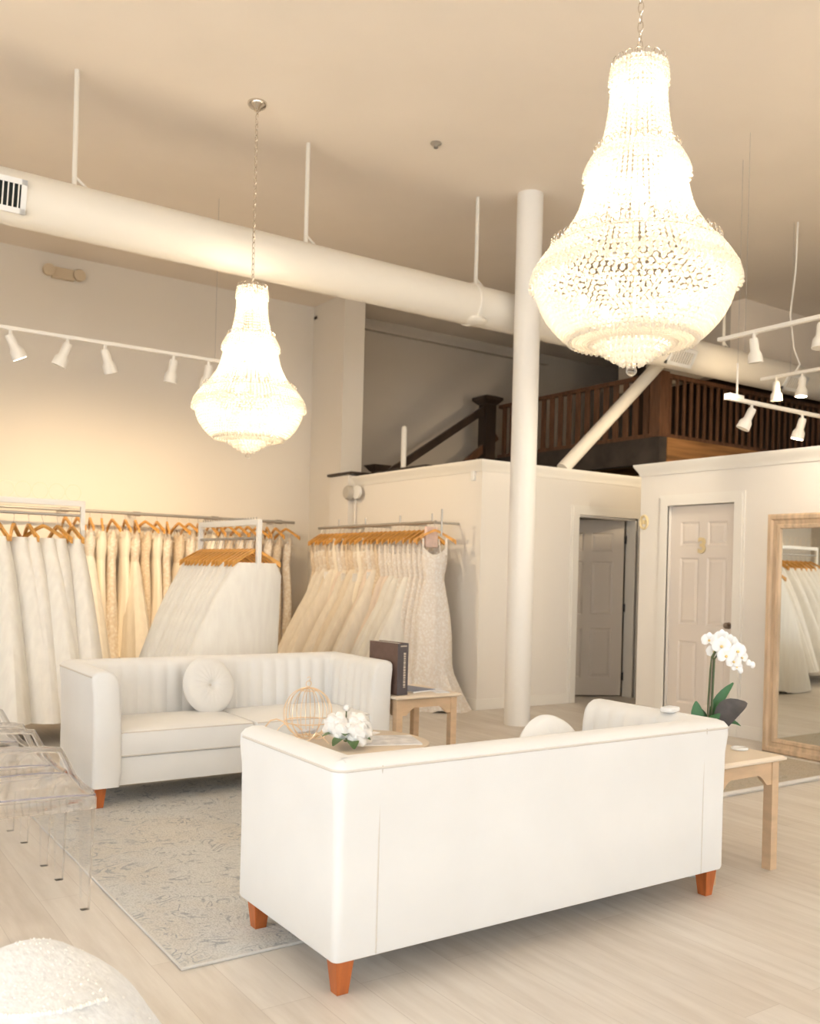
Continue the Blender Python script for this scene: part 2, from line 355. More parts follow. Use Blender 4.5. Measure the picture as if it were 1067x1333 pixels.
# stub of wall at the left corner and the low rack wall
struct(MB().box(XR, 10.09, 0, XR+.3, YL, CE).build('wall_corner_stub', 'wall', smooth=False), 'cream wall return beside the loft opening')
struct(MB().box(XR, YW, 0, XR+.14, 10.09, HW).build('wall_rack', 'room', smooth=False), 'low cream partition behind the shorter gown rail')
struct(MB().box(XR-.10, 9.72, 0, XR-.001, 10.17, HW+.03).build('trim_pilaster', 'room', smooth=False))
o = MB().box(XR-.13, 9.62, HW+.035, XR+.32, 10.20, HW+.065).build('trim_dark_cap', 'darkwood', smooth=False); struct(o, 'dark wooden cap on the partition end')
# partition with the open door (door_1) and its doorway
D1, D2, DH = 7.124, 8.05, 2.03
def yhole():
    mb = MB(); mb.box(XR+.14, YW, 0, D1, YW+.14, HW); mb.box(D1, YW, DH, D2, YW+.14, HW); mb.box(D2, YW, 0, 8.6, YW+.14, HW)
    return struct(mb.build('wall_door', 'room', smooth=False), 'low cream partition with an open door')
yhole()
def cornice(name, pts, outs, z):
    # pts: polyline on the wall top edge, outs: outward normals per point (already mitred)
    prof = [(0, -.10), (.012, -.10), (.018, -.07), (.035, -.045), (.05, -.02), (.058, 0), (.058, .012), (-.02, .012)]
    mb = MB(); n = len(prof)
    for (x, y), (nx, ny) in zip(pts, outs):
        for d, h in prof: mb.v.append((x+nx*d, y+ny*d, z+h))
    for i in range(len(pts)-1):
        for k in range(n-1): mb.f.append((i*n+k, i*n+k+1, (i+1)*n+k+1, (i+1)*n+k))
    mb.f.append(tuple(range(n))); mb.f.append(tuple((len(pts)-1)*n+k for k in range(n)))
    return struct(mb.build(name, 'trim'))
cornice('trim_1', [(XR, 9.72), (XR, YW), (8.6, YW)], [(-1, 0), (-1, -1), (0, -1)], HW)
cornice('trim_2', [(X3+2.5, 6.22), (X3, 6.22), (X3, .5)], [(0, 1), (-1, 1), (-1, 0)], 2.45)
def baseboard(name, x0, y0, x1, y1):
    return struct(MB().box(x0, y0, 0, x1, y1, .11).build(name, 'trim', smooth=False, bevel=.004))
baseboard('baseboard_left', XA, YL-.015, XR, YL); baseboard('baseboard_rack', XR-.015, YW, XR, 9.72)
baseboard('baseboard_door', XR-.015, YW-.015, D1-.10, YW)
# unseen lid added to block light; inner walls close off the doorway
struct(MB().box(XR+.14, YW+.14, 2.36, 8.6, YL, 2.42).build('ceiling_fitting_room', 'room', smooth=False))
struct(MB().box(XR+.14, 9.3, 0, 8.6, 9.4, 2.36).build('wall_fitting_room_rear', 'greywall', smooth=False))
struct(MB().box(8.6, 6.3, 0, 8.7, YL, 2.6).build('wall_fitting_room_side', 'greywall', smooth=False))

def casing(name, axis, pos, sgn, u0, u1, h, w=.10, m='trim'):
    mb = MB()
    for (a, b, c, d) in ((u0-w, u0, 0, h+w), (u1, u1+w, 0, h+w), (u0, u1, h, h+w)):
        for e, t in ((0, .016), (.02, .026)):
            aa, bb, dd = a+e*(a < u0), b-e*(b > u1), d-e
            if axis == 'y': mb.box(aa, pos-sgn*0-t if sgn < 0 else pos, c, bb, pos if sgn < 0 else pos+t, dd)
            else: mb.box(pos-t, aa, c, pos, bb, dd)
    return mb
def door_leaf(w, h, th=.04):
    # local: x 0..w, y -th/2..th/2, z 0..h ; six recessed panels on both faces
    mb = MB(); cols = [(.11*w/.76, w/2-.045), (w/2+.045, w-.11*w/.76)]
    rows = [(.20, .78), (.93, 1.55), (1.66, 1.88)]; rows = [(a*h/2.03, b*h/2.03) for a, b in rows]
    xs = sorted({0, w, *[c for r in cols for c in r]}); zs = sorted({0, h, *[c for r in rows for c in r]})
    for s in (-1, 1):
        y = s*th/2
        for i in range(len(xs)-1):
            for j in range(len(zs)-1):
                a, b, c, d = xs[i], xs[i+1], zs[j], zs[j+1]
                if (a, b) in cols and (c, d) in rows:
                    e, g = .018, .045; yi = y-s*.011; yo = y-s*.003
                    vs = [(a, y, c), (b, y, c), (b, y, d), (a, y, d), (a+e, yi, c+e), (b-e, yi, c+e), (b-e, yi, d-e), (a+e, yi, d-e), (a+g, yo, c+g), (b-g, yo, c+g), (b-g, yo, d-g), (a+g, yo, d-g)]
                    fs = [(k, (k+1) % 4, (k+1) % 4+4, k+4) for k in range(4)]+[(k+4, (k+1) % 4+4, (k+1) % 4+8, k+8) for k in range(4)]+[(8, 9, 10, 11)]
                    mb.add(vs, fs)
                else: mb.add([(a, y, c), (b, y, c), (b, y, d), (a, y, d)], [(0, 1, 2, 3)])
    mb.add([(0, -th/2, 0), (w, -th/2, 0), (w, th/2, 0), (0, th/2, 0), (0, -th/2, h), (w, -th/2, h), (w, th/2, h), (0, th/2, h)], [(0, 1, 2, 3), (4, 5, 6, 7), (0, 3, 7, 4), (1, 2, 6, 5)])
    return mb
# door_1: open door in wall_door, hinged on its right, swung inwards
fr = casing('c', 'y', YW, -1, D1, D2, DH); fr.box(D1, YW, 0, D1+.02, YW+.14, DH); fr.box(D2-.02, YW, 0, D2, YW+.14, DH); fr.box(D1, YW, DH-.02, D2, YW+.14, DH)
struct(fr.build('trim_3', 'trim', smooth=False), 'cream casing around the open door')
leaf = door_leaf(.86, 2.0); leaf.xf(Matrix.Translation((-.86, 0, 0)))
o = leaf.build('door_1', 'doorgrey', smooth=False); o.location = (D2-.035, YW+.16, .015); o.rotation_euler = (0, 0, math.radians(-27)); struct(o, 'greige six-panel door standing ajar')
for z in (.22, 1.0, 1.78): MB().tube([(.012, -.03, z-.045), (.012, -.03, z+.045)], .011).build('hinge', 'black', o)
# room 3 front wall with the closed door
holes = (5.13, 5.87)
mb = MB(); mb.box(X3, holes[1], 0, X3+.14, 6.22, 2.45); mb.box(X3, holes[0], 2.05, X3+.14, holes[1], 2.45); mb.box(X3, .5, 0, X3+.14, holes[0], 2.45)
struct(mb.build('wall_fitting_rooms', 'room', smooth=False), 'cream wall with the numbered door and mirror')
struct(MB().box(X3+.14, 6.08, 0, X3+2.5, 6.22, 2.45).build('wall_fitting_rooms_side', 'room', smooth=False))
struct(MB().box(X3+.14, .5, 2.30, X3+2.5, 6.08, 2.36).build('light_block_lid_front', 'room', smooth=False))  # unseen lid, added to keep light out of these rooms
baseboard('baseboard_fitting_rooms', X3-.015, .5, X3, holes[0]-.10); 
struct(casing('c', 'x', X3, -1, holes[0], holes[1], 2.05).build('trim_4', 'trim', smooth=False), 'white casing around the numbered door')
leaf = door_leaf(.735, 2.035); o = leaf.build('door_2', 'door', smooth=False); o.location = (X3+.06, holes[1]-.0025, .01); o.rotation_euler = (0, 0, -PI/2); struct(o, 'closed cream six-panel door numbered 3')
# local x runs from hinge (left) to latch (right); local -y faces the shop?  face towards -x world = local -y
k = MB().lathe([(.001, .062), (.016, .060), (.026, .048), (.028, .038), (.018, .026), (.010, .018), (.012, .008), (.030, .006), (.030, 0), (.001, 0)], 20); k.xf(Matrix.Translation((.665, -.02, .95)) @ Matrix.Rotation(PI/2, 4, 'X'))
k.build('door_knob', 'knob', o)
cu = bpy.data.curves.new('numeral', 'FONT'); cu.body = '3'; cu.size = .19; cu.extrude = .006; cu.align_x = 'CENTER'; cu.bevel_depth = .001; cu.offset = .005
to = bpy.data.objects.new('numeral_tmp', cu); COL.objects.link(to); bpy.context.view_layer.update()
me = bpy.data.meshes.new_from_object(to.evaluated_get(bpy.context.evaluated_depsgraph_get())); bpy.data.objects.remove(to)
me.materials.clear(); me.materials.append(K['brass']); n = bpy.data.objects.new('numeral', me); COL.objects.link(n); n.parent = o; n.location = (.36, -.03, 1.60); n.rotation_euler = (PI/2, 0, 0); n['label'] = 'gold number 3'

# upper bulkhead right of the duct
struct(MB().box(9.75, 7.15, 3.95, XB, 7.35, CE).build('wall_bulkhead', 'ceil', smooth=False), 'tan bulkhead wall under the ceiling above the loft')
struct(MB().box(9.75, 7.35, 3.95, 9.9, 9.2, CE).build('wall_bulkhead_return', 'greywall', smooth=False))
struct(MB().box(XR, YL-.10, CE-.17, 9.9, YL, CE-.13).build('trim_5', 'greywall', smooth=False))

# steel column
struct(MB().lathe([(.118, 0), (.118, CE)], 40, (5.60, 6.42, 0)).build('trim_column', 'column'), 'round white column rising to the ceiling')

# ------------------------------------------------------------------ duct
dz, dy, dr = 3.83, 6.76, .183
d = thing('ventilation_duct', 'long round white ventilation duct hung under the ceiling across the room', 'duct', (0, dy, dz))
mb = MB(); mtx = Matrix.Rotation(PI/2, 4, 'Y')
prof = [(dr, XA+.02), (dr, 5.18), (dr+.012, 5.19), (dr+.012, 5.23), (dr, 5.24), (dr, 7.3), (dr+.008, 7.31), (dr+.008, 7.35), (dr, 7.36), (dr, 11.4)]
mb.lathe(prof, 48, mtx=mtx); mb.build('duct_tube', 'duct', d)
sk = MB(); sk.sphere((5.22, -.06, -.15), .09, 14, 8, (1.3, 1, .5)); sk.build('bracket', 'duct', d)
for x in (-.15, 1.67, 3.5, 5.26, 7.05, 8.85):
    MB().tube([(x, 0, dr-.02), (x, 0, CE-dz)], .018, 8).build('hanger_rod', 'duct', d)
    MB().tube([(x, 0, dr+.07), (x+.10, 0, dr-.005)], .010, 6).build('rod_clip', 'duct', d)
def vent(xc, w=.36, h=.22, ang=14, vm='ventshade'):
    # register on the camera-facing flank
    R = Matrix.Rotation(math.radians(ang), 4, 'X')
    base = R @ Vector((0, -dr, 0))
    f = MB(); y0, y1 = -dr-.014, -dr+.03; t = .035
    for a, b, c, e in ((-w/2, w/2, -h/2, -h/2+t), (-w/2, w/2, h/2-t, h/2), (-w/2, -w/2+t, -h/2, h/2), (w/2-t, w/2, -h/2, h/2)): f.box(a, y0, c, b, y1, e)
    f.xf(R); f.xf(Matrix.Translation((xc, 0, 0))); fo = f.build('vent_frame', 'whitepl', d, smooth=False)
    b = MB().box(-w/2+t, -dr-.002, -h/2+t, w/2-t, -dr+.02, h/2-t); b.xf(R); b.xf(Matrix.Translation((xc, 0, 0))); b.build('vent_opening', vm, fo, smooth=False)
    s = MB(); n = 9
    for i in range(n):
        x = -w/2+t+(i+.5)*(w-2*t)/n; s.box(x-.004, -dr-.011, -h/2+t, x+.004, -dr+.0, h/2-t)
    s.xf(R); s.xf(Matrix.Translation((xc, 0, 0))); s.build('vent_louvres', 'white', fo, smooth=False)
vent(1.14); vent(7.95, .40, .20, 30, 'greypl'); vent(10.0, .40, .20, 30, 'greypl')

# ------------------------------------------------------------------ loft
LX, LY, LZ = 8.60, 7.45, 3.04
deck = MB().box(LX, LY, LZ-.08, XB-.01, YL-.01, LZ-.02).build('loft_deck', 'beamwood', smooth=False); struct(deck, 'rough plywood floor of the loft')
tag(MB().box(LX-.05, LY-.05, LZ-.31, LX+.08, YL-.02, LZ-.0).build('loft_beam', 'blackwood', smooth=False), 'blackened timber edge beam under the left loft railing', 'beam')
tag(MB().box(LX+.085, LY-.06, LZ-.42, XB-.02, LY+.08, LZ-.0).build('loft_beam', 'beamwood', smooth=False), 'rough orange-brown timber beam under the right loft railing', 'beam')
for i in range(5):
    x = LX+.4+i*.55
    tag(MB().box(x, LY+.09, LZ-.27, x+.05, YL-.03, LZ-.085).build('loft_joist', 'beamwood', smooth=False), 'brown joist under the loft floor, %s from the loft corner' % ordinal(i), 'joist', 'joists under the loft floor')
struct(MB().box(9.6, 8.7, LZ-.02, XB-.02, 8.8, 4.4).build('wall_loft_shade_panel', 'darkwood', smooth=False), 'dark panel added for the unlit depth of the loft')  # added panel; its dark colour stands for the unlit loft interior
rl = thing('loft_railing', 'reddish-brown wooden loft railing with flat balusters turning a corner above the partitions', 'railing', (LX, LY, LZ))
rh = .77
MB().box(-.03, -.03, .72, .04, 2.95, rh).build('top_rail', 'redwood', rl, smooth=False)
MB().box(-.03, -.03, .0, .04, 2.95, .05).build('bottom_rail', 'redwood', rl, smooth=False)
MB().box(.04, -.03, .72, 5.0, .04, rh).build('top_rail', 'redwood', rl, smooth=False)
MB().box(.04, -.03, .0, 5.0, .04, .05).build('bottom_rail', 'redwood', rl, smooth=False)
MB().box(-.06, -.06, 0, .10, .10, rh+.01).build('corner_post', 'redwood', rl, smooth=False)
for i in range(17): MB().box(-.009, .16+i*.165, .05, .009, .16+i*.165+.085, .72).build('baluster', 'redwood', rl, smooth=False)
for i in range(38): MB().box(.16+i*.128, -.012, .05, .16+i*.128+.036, .012, .72).build('baluster', 'redwood', rl, smooth=False)
nw = thing('newel_post', 'thick black newel post with a square flared cap at the head of the stairs', 'post', (8.38, 10.42, LZ-.35))
MB().box(-.09, -.09, 0, .09, .09, 1.10).build('shaft', 'darkwood', nw, smooth=False)
MB().add([(sx*a, sy*a, z) for z, a in ((1.10, .10), (1.16, .16), (1.20, .16), (1.23, .09)) for sx, sy in ((-1, -1), (1, -1), (1, 1), (-1, 1))], [(i*4+k, i*4+(k+1) % 4, i*4+4+(k+1) % 4, i*4+4+k) for i in range(3) for k in range(4)]+[(12, 13, 14, 15), (3, 2, 1, 0)]).build('cap', 'darkwood', nw, smooth=False)
st = thing('stair_handrail', 'sloping black stair handrail with a lower brown stringer running down from the newel post', 'handrail', (6.6, 10.42, 2.5))
MB().box(0, -.03, -.05, 2.10, .03, .05, Matrix.Translation((-.05, 0, .06)) @ Matrix.Rotation(-math.atan2(1.08, 1.65), 4, 'Y')).build('rail', 'darkwood', st, smooth=False)
MB().box(0, -.03, -.05, 1.70, .03, .05, Matrix.Translation((.62, 0, -.20)) @ Matrix.Rotation(-math.atan2(.95, 1.2), 4, 'Y')).build('stringer', 'redwood', st, smooth=False)
lp = thing('stair_end_post', 'black cap of a lower stair post peeking over the partition', 'post', (6.25, 9.95, 2.2))
MB().box(-.06, -.06, 0, .06, .06, .42).build('shaft', 'darkwood', lp, smooth=False); MB().frustum(0, 0, .42, .50, .07, .13).build('cap', 'darkwood', lp, smooth=False)
tag(MB().box(6.0, 8.55, HW+.02, 6.14, 9.6, HW+.09).build('dark_board', 'blackwood', smooth=False), 'dark grey board lying along the top of the rack partition', 'board')
tag(MB().lathe([(.034, 0), (.034, .70), (.030, .73), (.001, .745)], 16).build('standpipe', 'white', loc=(6.24, 9.35, HW-.1)), 'short upright white pipe above the rack partition', 'pipe')
tag(MB().tube([(6.93, 7.31, 2.51), (8.40, 7.31, 3.84)], .072, 20).build('diagonal_brace', 'duct'), 'thick diagonal cream pipe rising from the partition to the duct', 'pipe')

# ------------------------------------------------------------------ wall and ceiling fixtures
def emergency():
    t = thing('emergency_light', 'beige twin-head emergency light high on the left wall under the duct', 'emergency light', (2.585, YL-.04, 4.61))
    MB().box(-.12, -.03, -.06, .12, .04, .06).build('housing', 'beigepl', t, smooth=False, bevel=.008)
    for s in (-1, 1):
        m = Matrix.Translation((s*.165, -.03, .0)) @ Matrix.Rotation(PI/2, 4, 'X')
        h = MB().lathe([(.001, -.03), (.045, -.03), (.062, .0), (.066, .05), (.062, .055), (.001, .056)], 18, mtx=m); h.build('lamp_head', 'beigepl', t)
emergency()
tag(MB().lathe([(.001, 0), (.042, 0), (.045, -.008), (.018, -.018), (.009, -.030), (.020, -.04), (.001, -.042)], 20, (4.32, 6.12, CE)).build('sprinkler_head', 'steel'), 'small sprinkler head on the ceiling between the two chandeliers', 'sprinkler')
tag(MB().lathe([(.001, 0), (.042, 0), (.045, -.008), (.018, -.018), (.009, -.030), (.020, -.04), (.001, -.042)], 20, (7.62, 6.03, CE)).build('sprinkler_head', 'steel'), 'small sprinkler head on the ceiling right of the large chandelier', 'sprinkler')
al = thing('wall_alarm', 'round grey and white alarm speaker on the rack partition with a conduit below', 'alarm', (XR-.10, 9.66, 2.30))
m = Matrix.Rotation(-PI/2, 4, 'Y')
MB().lathe([(.001, .0), (.085, 0), (.085, .05), (.07, .07), (.001, .072)], 20, (0, 0, 0), m).build('speaker', 'greypl', al)
MB().lathe([(.001, 0), (.08, 0), (.08, .035), (.001, .04)], 20, (.03, -.13, 0), m).build('strobe', 'whitepl', al)
MB().tube([(.07, 0, -.05), (.07, 0, -2.2)], .016).build('conduit', 'room', al)
tag(MB().box(XR-.03, 7.36, 2.30, XR-.0005, 7.41, 2.40).build('motion_sensor', 'whitepl', bevel=.006), 'tiny white sensor on the rack partition by its right corner', 'sensor')
g = thing('wall_hook', 'small gold oval hook at the corner beside the numbered door casing', 'hook', (X3-.004, 6.17, 1.905))
MB().tube([(0, .045*math.cos(a), .062*math.sin(a)) for a in [2*PI*i/20 for i in range(20)]], .013, 8, closed=True).build('ring', 'brass', g)
MB().box(-.008, -.02, -.02, .004, .02, .02).build('plate', 'brass', g, smooth=False)

# track lights
def spot(parent, p, tilt_dir, tilt, lit, power=0, size=1.):
    """spot head hanging from track point p, in parent's space"""
    e = MB().tube([(0, 0, 0), (0, 0, -.05*size)], .012*size, 8); e.box(-.03*size, -.014*size, -.004, .03*size, .014*size, .008)
    prof = [(.001, .02), (.030, .02), (.034, .0), (.034, -.075), (.052, -.105), (.056, -.165), (.050, -.165), (.040, -.13), (.001, -.13)]
    a = math.radians(tilt); ax = Vector((-math.sin(tilt_dir), math.cos(tilt_dir), 0))
    m = Matrix.Translation((0, 0, -.055*size)) @ Matrix.Rotation(-a, 4, ax) @ Matrix.Scale(size, 4)
    hd = e.build('spot_bracket', 'white', parent, loc=p)
    h = MB().lathe(prof, 24, mtx=m).build('spot_head', 'white', hd)
    l = MB().lathe([(.001, -.160), (.049, -.160), (.049, -.166), (.001, -.168)], 20, mtx=m).build('spot_lens', 'spotbulb' if lit else 'spotoff', hd)
    if power:
        ld = bpy.data.lights.new('spot_light', 'SPOT'); ld.energy = power; ld.color = (1, .80, .52); ld.spot_size = math.radians(95); ld.spot_blend = .9; ld.shadow_soft_size = .05
        lo = bpy.data.objects.new('spot_light', ld); COL.objects.link(lo)
        d = (Matrix.Rotation(-a, 3, ax) @ Vector((0, 0, -1)))
        lo.parent = parent; lo.location = Vector(p)+Vector((0, 0, -.055*size))+d*.18*size
        lo.rotation_euler = d.to_track_quat('-Z', 'Y').to_euler()
    return hd
t = thing('track_light', 'long white track with five spotlights hanging before the left gown wall', 'track light', (0, 8.27, 3.30))
MB().box(.4, -.018, -.012, 3.42, .018, .016).build('track', 'white', t, smooth=False)
MB().tube([(3.36, 0, .01), (3.36, 0, CE-3.30)], .002, 5).build('suspension_wire', 'steel', t); MB().tube([(.6, 0, .01), (.6, 0, CE-3.30)], .002, 5).build('suspension_wire', 'steel', t)
for x, td, tl, lit, pw in ((1.56, .15, 28, True, 26), (2.02, 2.6, 22, False, 26), (2.34, .5, 25, False, 26), (2.96, 2.0, 12, False, 26), (3.30, 1.6, 15, False, 26)):
    spot(t, (x, 0, -.012), td, tl, lit, 0, 1.12)
    ld = bpy.data.lights.new('spot_light', 'SPOT'); ld.energy = 46*LAMP; ld.color = (1, .74, .44); ld.spot_size = math.radians(100); ld.spot_blend = 1; ld.shadow_soft_size = .05
    lo = bpy.data.objects.new('spot_light', ld); COL.objects.link(lo); lo.parent = t; lo.location = (x, .12, -.27)
    lo.rotation_euler = Vector((.25 if x < 3 else .7, 1, -.75)).to_track_quat('-Z', 'Y').to_euler()
t_left = t
def beam(parent, loc, aim, power, col=(1, .86, .66), size=110):
    ld = bpy.data.lights.new('spot_light', 'SPOT'); ld.energy = power*LAMP; ld.color = col; ld.spot_size = math.radians(size); ld.spot_blend = 1; ld.shadow_soft_size = .06
    lo = bpy.data.objects.new('spot_light', ld); COL.objects.link(lo); lo.parent = parent; lo.location = loc; lo.rotation_euler = Vector(aim).to_track_quat('-Z', 'Y').to_euler()
def tr_y(name, label, x, y0, y1, z, heads, wires):
    t = thing(name, label, 'track light', (x, 0, z))
    MB().box(-.018, y0, -.012, .018, y1, .016).build('track', 'white', t, smooth=False)
    for w in wires: MB().tube([(0, w, .01), (0, w, CE-z)], .0018, 5).build('suspension_wire', 'steel', t)
    for (y, td, tl, lit) in heads: spot(t, (0, y, -.012), td, tl, lit)
    return t
tA = tr_y('track_light', 'white track with spotlights crossing just right of the large chandelier', 6.15, 2.2, 4.745, 3.27, [(4.42, 0, 10, False), (3.86, 0, -8, False), (3.2, 0, 10, False)], [4.5, 2.6])
tB = tr_y('track_light', 'white track with one lit spotlight in front of the duct at the right edge', 8.02, 3.8, 5.67, 3.36, [(5.50, 0, 3, False), (5.22, 0, -4, True), (4.5, 0, 5, False)], [5.35, 4.2])
MB().tube([(.03, 5.33, CE-3.36), (.03, 5.34, 1.0), (.05, 5.40, .6), (.02, 5.33, .25), (0, 5.25, .08), (0, 5.30, .015)], .008, 6).build('power_cord', 'white', tB)
tC = thing('track_light', 'white track with spotlights running over the fitting rooms in front of the loft railing', 'track light', (0, 4.82, 2.85))
MB().box(6.36, -.018, -.012, 8.6, .018, .016).build('track', 'white', tC, smooth=False)
MB().box(6.37, -.03, .0, 6.56, .03, .04).build('power_box', 'white', tC, smooth=False, bevel=.008)
MB().tube([(6.50, 0, .04), (6.50, 0, .30)], .009, 8).build('stem', 'white', tC); MB().tube([(6.50, 0, .28), (6.50, 0, CE-2.85)], .0018, 5).build('suspension_wire', 'steel', tC)
for x, td, tl, lit in ((6.70, 2.4, 25, False), (7.42, 2.2, 14, True), (7.98, 2.4, 20, False), (8.4, 2.4, 20, False)): spot(tC, (x, 0, -.012), td, tl, lit)

beam(t_left, (3.32, -.05, -.27), (1, 0.05, -.5), 75, (1, .78, .5), 85)  # second beam at the last head, added to brighten the rack partition
beam(t_left, (1.56, -.12, -.27), (-.1, -.5, -1), 25, (1, .82, .58), 120); beam(t_left, (2.96, -.12, -.27), (.1, -1, -.7), 35, (1, .82, .58), 120)  # second beams at these heads, added to brighten the rolling-rack gowns
beam(tA, (0, 4.42, -.27), (.12, 1, -.42), 70, (1, .86, .66), 75); beam(tA, (0, 3.86, -.27), (1, .1, -.8), 26); beam(tA, (0, 3.2, -.27), (1, .4, -.9), 26)
beam(tB, (0, 5.22, -.27), (.25, 1, .0), 70, (1, .78, .5)); beam(tC, (7.42, 0, -.25), (.1, 1, -.2), 60, (1, .8, .55))

# ------------------------------------------------------------------ chandeliers
ICO_T = (1+5**.5)/2
ICO_V = [Vector(v).normalized() for v in ((-1, ICO_T, 0), (1, ICO_T, 0), (-1, -ICO_T, 0), (1, -ICO_T, 0), (0, -1, ICO_T), (0, 1, ICO_T), (0, -1, -ICO_T), (0, 1, -ICO_T), (ICO_T, 0, -1), (ICO_T, 0, 1), (-ICO_T, 0, -1), (-ICO_T, 0, 1))]
ICO_F = [(0, 11, 5), (0, 5, 1), (0, 1, 7), (0, 7, 10), (0, 10, 11), (1, 5, 9), (5, 11, 4), (11, 10, 2), (10, 7, 6), (7, 1, 8), (3, 9, 4), (3, 4, 2), (3, 2, 6), (3, 6, 8), (3, 8, 9), (4, 9, 5), (2, 4, 11), (6, 2, 10), (8, 6, 7), (9, 8, 1)]
def bead(mb, x, y, z, r, sz=1.):
    b = len(mb.v); mb.v += [(x+v.x*r, y+v.y*r, z+v.z*r*sz) for v in ICO_V]; mb.f += [(a+b, c+b, d+b) for a, c, d in ICO_F]
def curve_pts(prof, step):
    """resample (r,z) polyline through a smooth curve at equal arc steps"""
    P = [Vector((p[0], p[1])) for p in prof]; out = []
    Q = []
    for i in range(len(P)-1):
        p0 = P[max(i-1, 0)]; p1 = P[i]; p2 = P[i+1]; p3 = P[min(i+2, len(P)-1)]
        for k in range(20):
            t = k/20; Q.append(.5*((2*p1)+(-p0+p2)*t+(2*p0-5*p1+4*p2-p3)*t*t+(-p0+3*p1-3*p2+p3)*t**3))
    Q.append(P[-1]); acc = 0; out = [Q[0]]
    for i in range(1, len(Q)):
        acc += (Q[i]-Q[i-1]).length
        if acc >= step: out.append(Q[i]); acc = 0
    return out
def strands(name, prof, n, step, r, parent, tw=0):
    mb = MB(); pts = curve_pts(prof, step)
    for k in range(n):
        for j, p in enumerate(pts):
            a = 2*PI*(k+.5*(j % 2)*tw)/n; bead(mb, p.x*math.cos(a), p.x*math.sin(a), p.y, r)
    return mb.build(name, 'crystal', parent, smooth=False, kind='stuff')
def hoops_row(name, R, z, n, r, parent):
    mb = MB()
    for k in range(n):
        a = 2*PI*k/n; c = Vector((R*math.cos(a), R*math.sin(a), z)); tn = Vector((-math.sin(a), math.cos(a), .0))
        mb.tube([c+tn*r*math.cos(q)+Vector((0, 0, r*math.sin(q))) for q in [2*PI*i/10 for i in range(10)]], .0022, 4, closed=True)
    return mb.build(name, 'chrome', parent, kind='stuff')
def chandelier(label, loc):
    t = thing('crystal_chandelier', label, 'chandelier', loc, 0, None)
    rg = MB()
    for R, z in ((.110, 1.25), (.178, .885), (.350, .505), (.25, .16)):
        rg.tube([(R*math.cos(a), R*math.sin(a), z) for a in [2*PI*i/40 for i in range(40)]], .0022, 6, closed=True)
    for R, z in ((.110, 1.25), (.178, .885), (.350, .505)):
        for q in range(3):
            a = q*2*PI/3; rg.tube([(0, 0, z-.01), (R*math.cos(a), R*math.sin(a), z)], .005, 5)
    rg.tube([(0, 0, .16), (0, 0, 1.30)], .012, 8)
    rg.build('frame', 'chrome', t)
    strands('top_bead_strands', [(.108, 1.235), (.112, 1.12), (.125, 1.02), (.155, .89)], 40, .0165, .0088, t)
    strands('middle_bead_strands', [(.185, .87), (.200, .77), (.238, .65), (.330, .51)], 62, .0175, .0092, t)
    strands('basket_bead_net', [(.405, .42), (.395, .36), (.37, .28), (.32, .205), (.255, .15), (.17, .135)], 84, .0180, .0112, t, 1)
    # skirts of short drops hanging from each ring
    for nm, R, z, n, rows, rr, fl in (('top_fringe', .119, 1.262, 36, 5, .0105, .07), ('middle_fringe', .214, .900, 60, 6, .0115, .19), ('basket_fringe', .420, .512, 100, 9, .0125, .19)):
        mb = MB()
        for k in range(n):
            for j in range(rows-(k % 2)):
                a = 2*PI*k/n; f = R*(1-fl*(1-j/(rows-1))**1.7); bead(mb, f*math.cos(a), f*math.sin(a), z-.0185*j, rr*.76, 1.05)
        mb.build(nm, 'crystal', t, smooth=False, kind='stuff')
    hoops_row('top_hoops', .110, 1.277, 18, .015, t); hoops_row('middle_hoops', .174, .920, 28, .016, t); hoops_row('basket_hoops', .342, .533, 46, .017, t)
    # stepped bottom drops
    mb = MB()
    for R, z, n in ((.258, .175, 60), (.165, .160, 42), (.138, .142, 34), (.108, .122, 28), (.078, .102, 20), (.046, .084, 12)):
        for k in range(n):
            a = 2*PI*k/n
            for j in range(3): bead(mb, R*math.cos(a), R*math.sin(a), z-.015*j, .0075+.002*j, 1.25)
    mb.build('bottom_drops', 'crystal', t, smooth=False, kind='stuff')
    MB().sphere((0, 0, .022), .022, 16, 10).build('glass_ball', 'acrylic', t)
    MB().tube([(0, 0, .04), (0, 0, .16)], .004, 5).build('ball_link', 'chrome', t)
    # bulbs and their light
    for z, R, n, p in ((1.15, .045, 3, 1.5), (.70, .10, 5, 2.2), (.31, .20, 6, 2.2)):
        for k in range(n):
            a = 2*PI*(k+.3)/n
            MB().sphere((R*math.cos(a), R*math.sin(a), z), .014, 8, 6, (1, 1, 2.1)).build('bulb', 'bulb', t)
        ns = 1 if R < .05 else 3
        for k in range(ns):
            a = 2*PI*k/ns+.5; rr = 0 if ns == 1 else R
            ld = bpy.data.lights.new('bulb_light', 'POINT'); ld.energy = p*n/ns*LAMP*.42; ld.color = (1, .87, .70); ld.shadow_soft_size = .035
            lo = bpy.data.objects.new('bulb_light', ld); COL.objects.link(lo); lo.parent = t; lo.location = (rr*math.cos(a), rr*math.sin(a), z+.05)
    # chain and canopy up to the ceiling
    top = CE-loc[2]; ch = MB(); z = 1.29; i = 0
    while z < top-.05:
        w, h = .011, .024
        m = rotz(i % 2*PI/2+.4)
        ch.tube([m @ Vector((w*math.cos(a), 0, z+h*.9+h*math.sin(a))) for a in [2*PI*q/10 for q in range(10)]], .0028, 5, closed=True); z += .040; i += 1
    ch.build('chain', 'chrome', t)
    MB().lathe([(.012, -.065), (.022, -.06), (.03, -.045), (.062, -.03), (.072, -.012), (.072, 0), (.001, 0)][::-1], 28, (0, 0, top)).build('canopy', 'chrome', t)
    return t
chN = chandelier('large crystal chandelier hanging nearest, above the back of the near sofa', (2.872, 2.64, 2.185))
kids = [(c, []) for c in children_of(chN)]
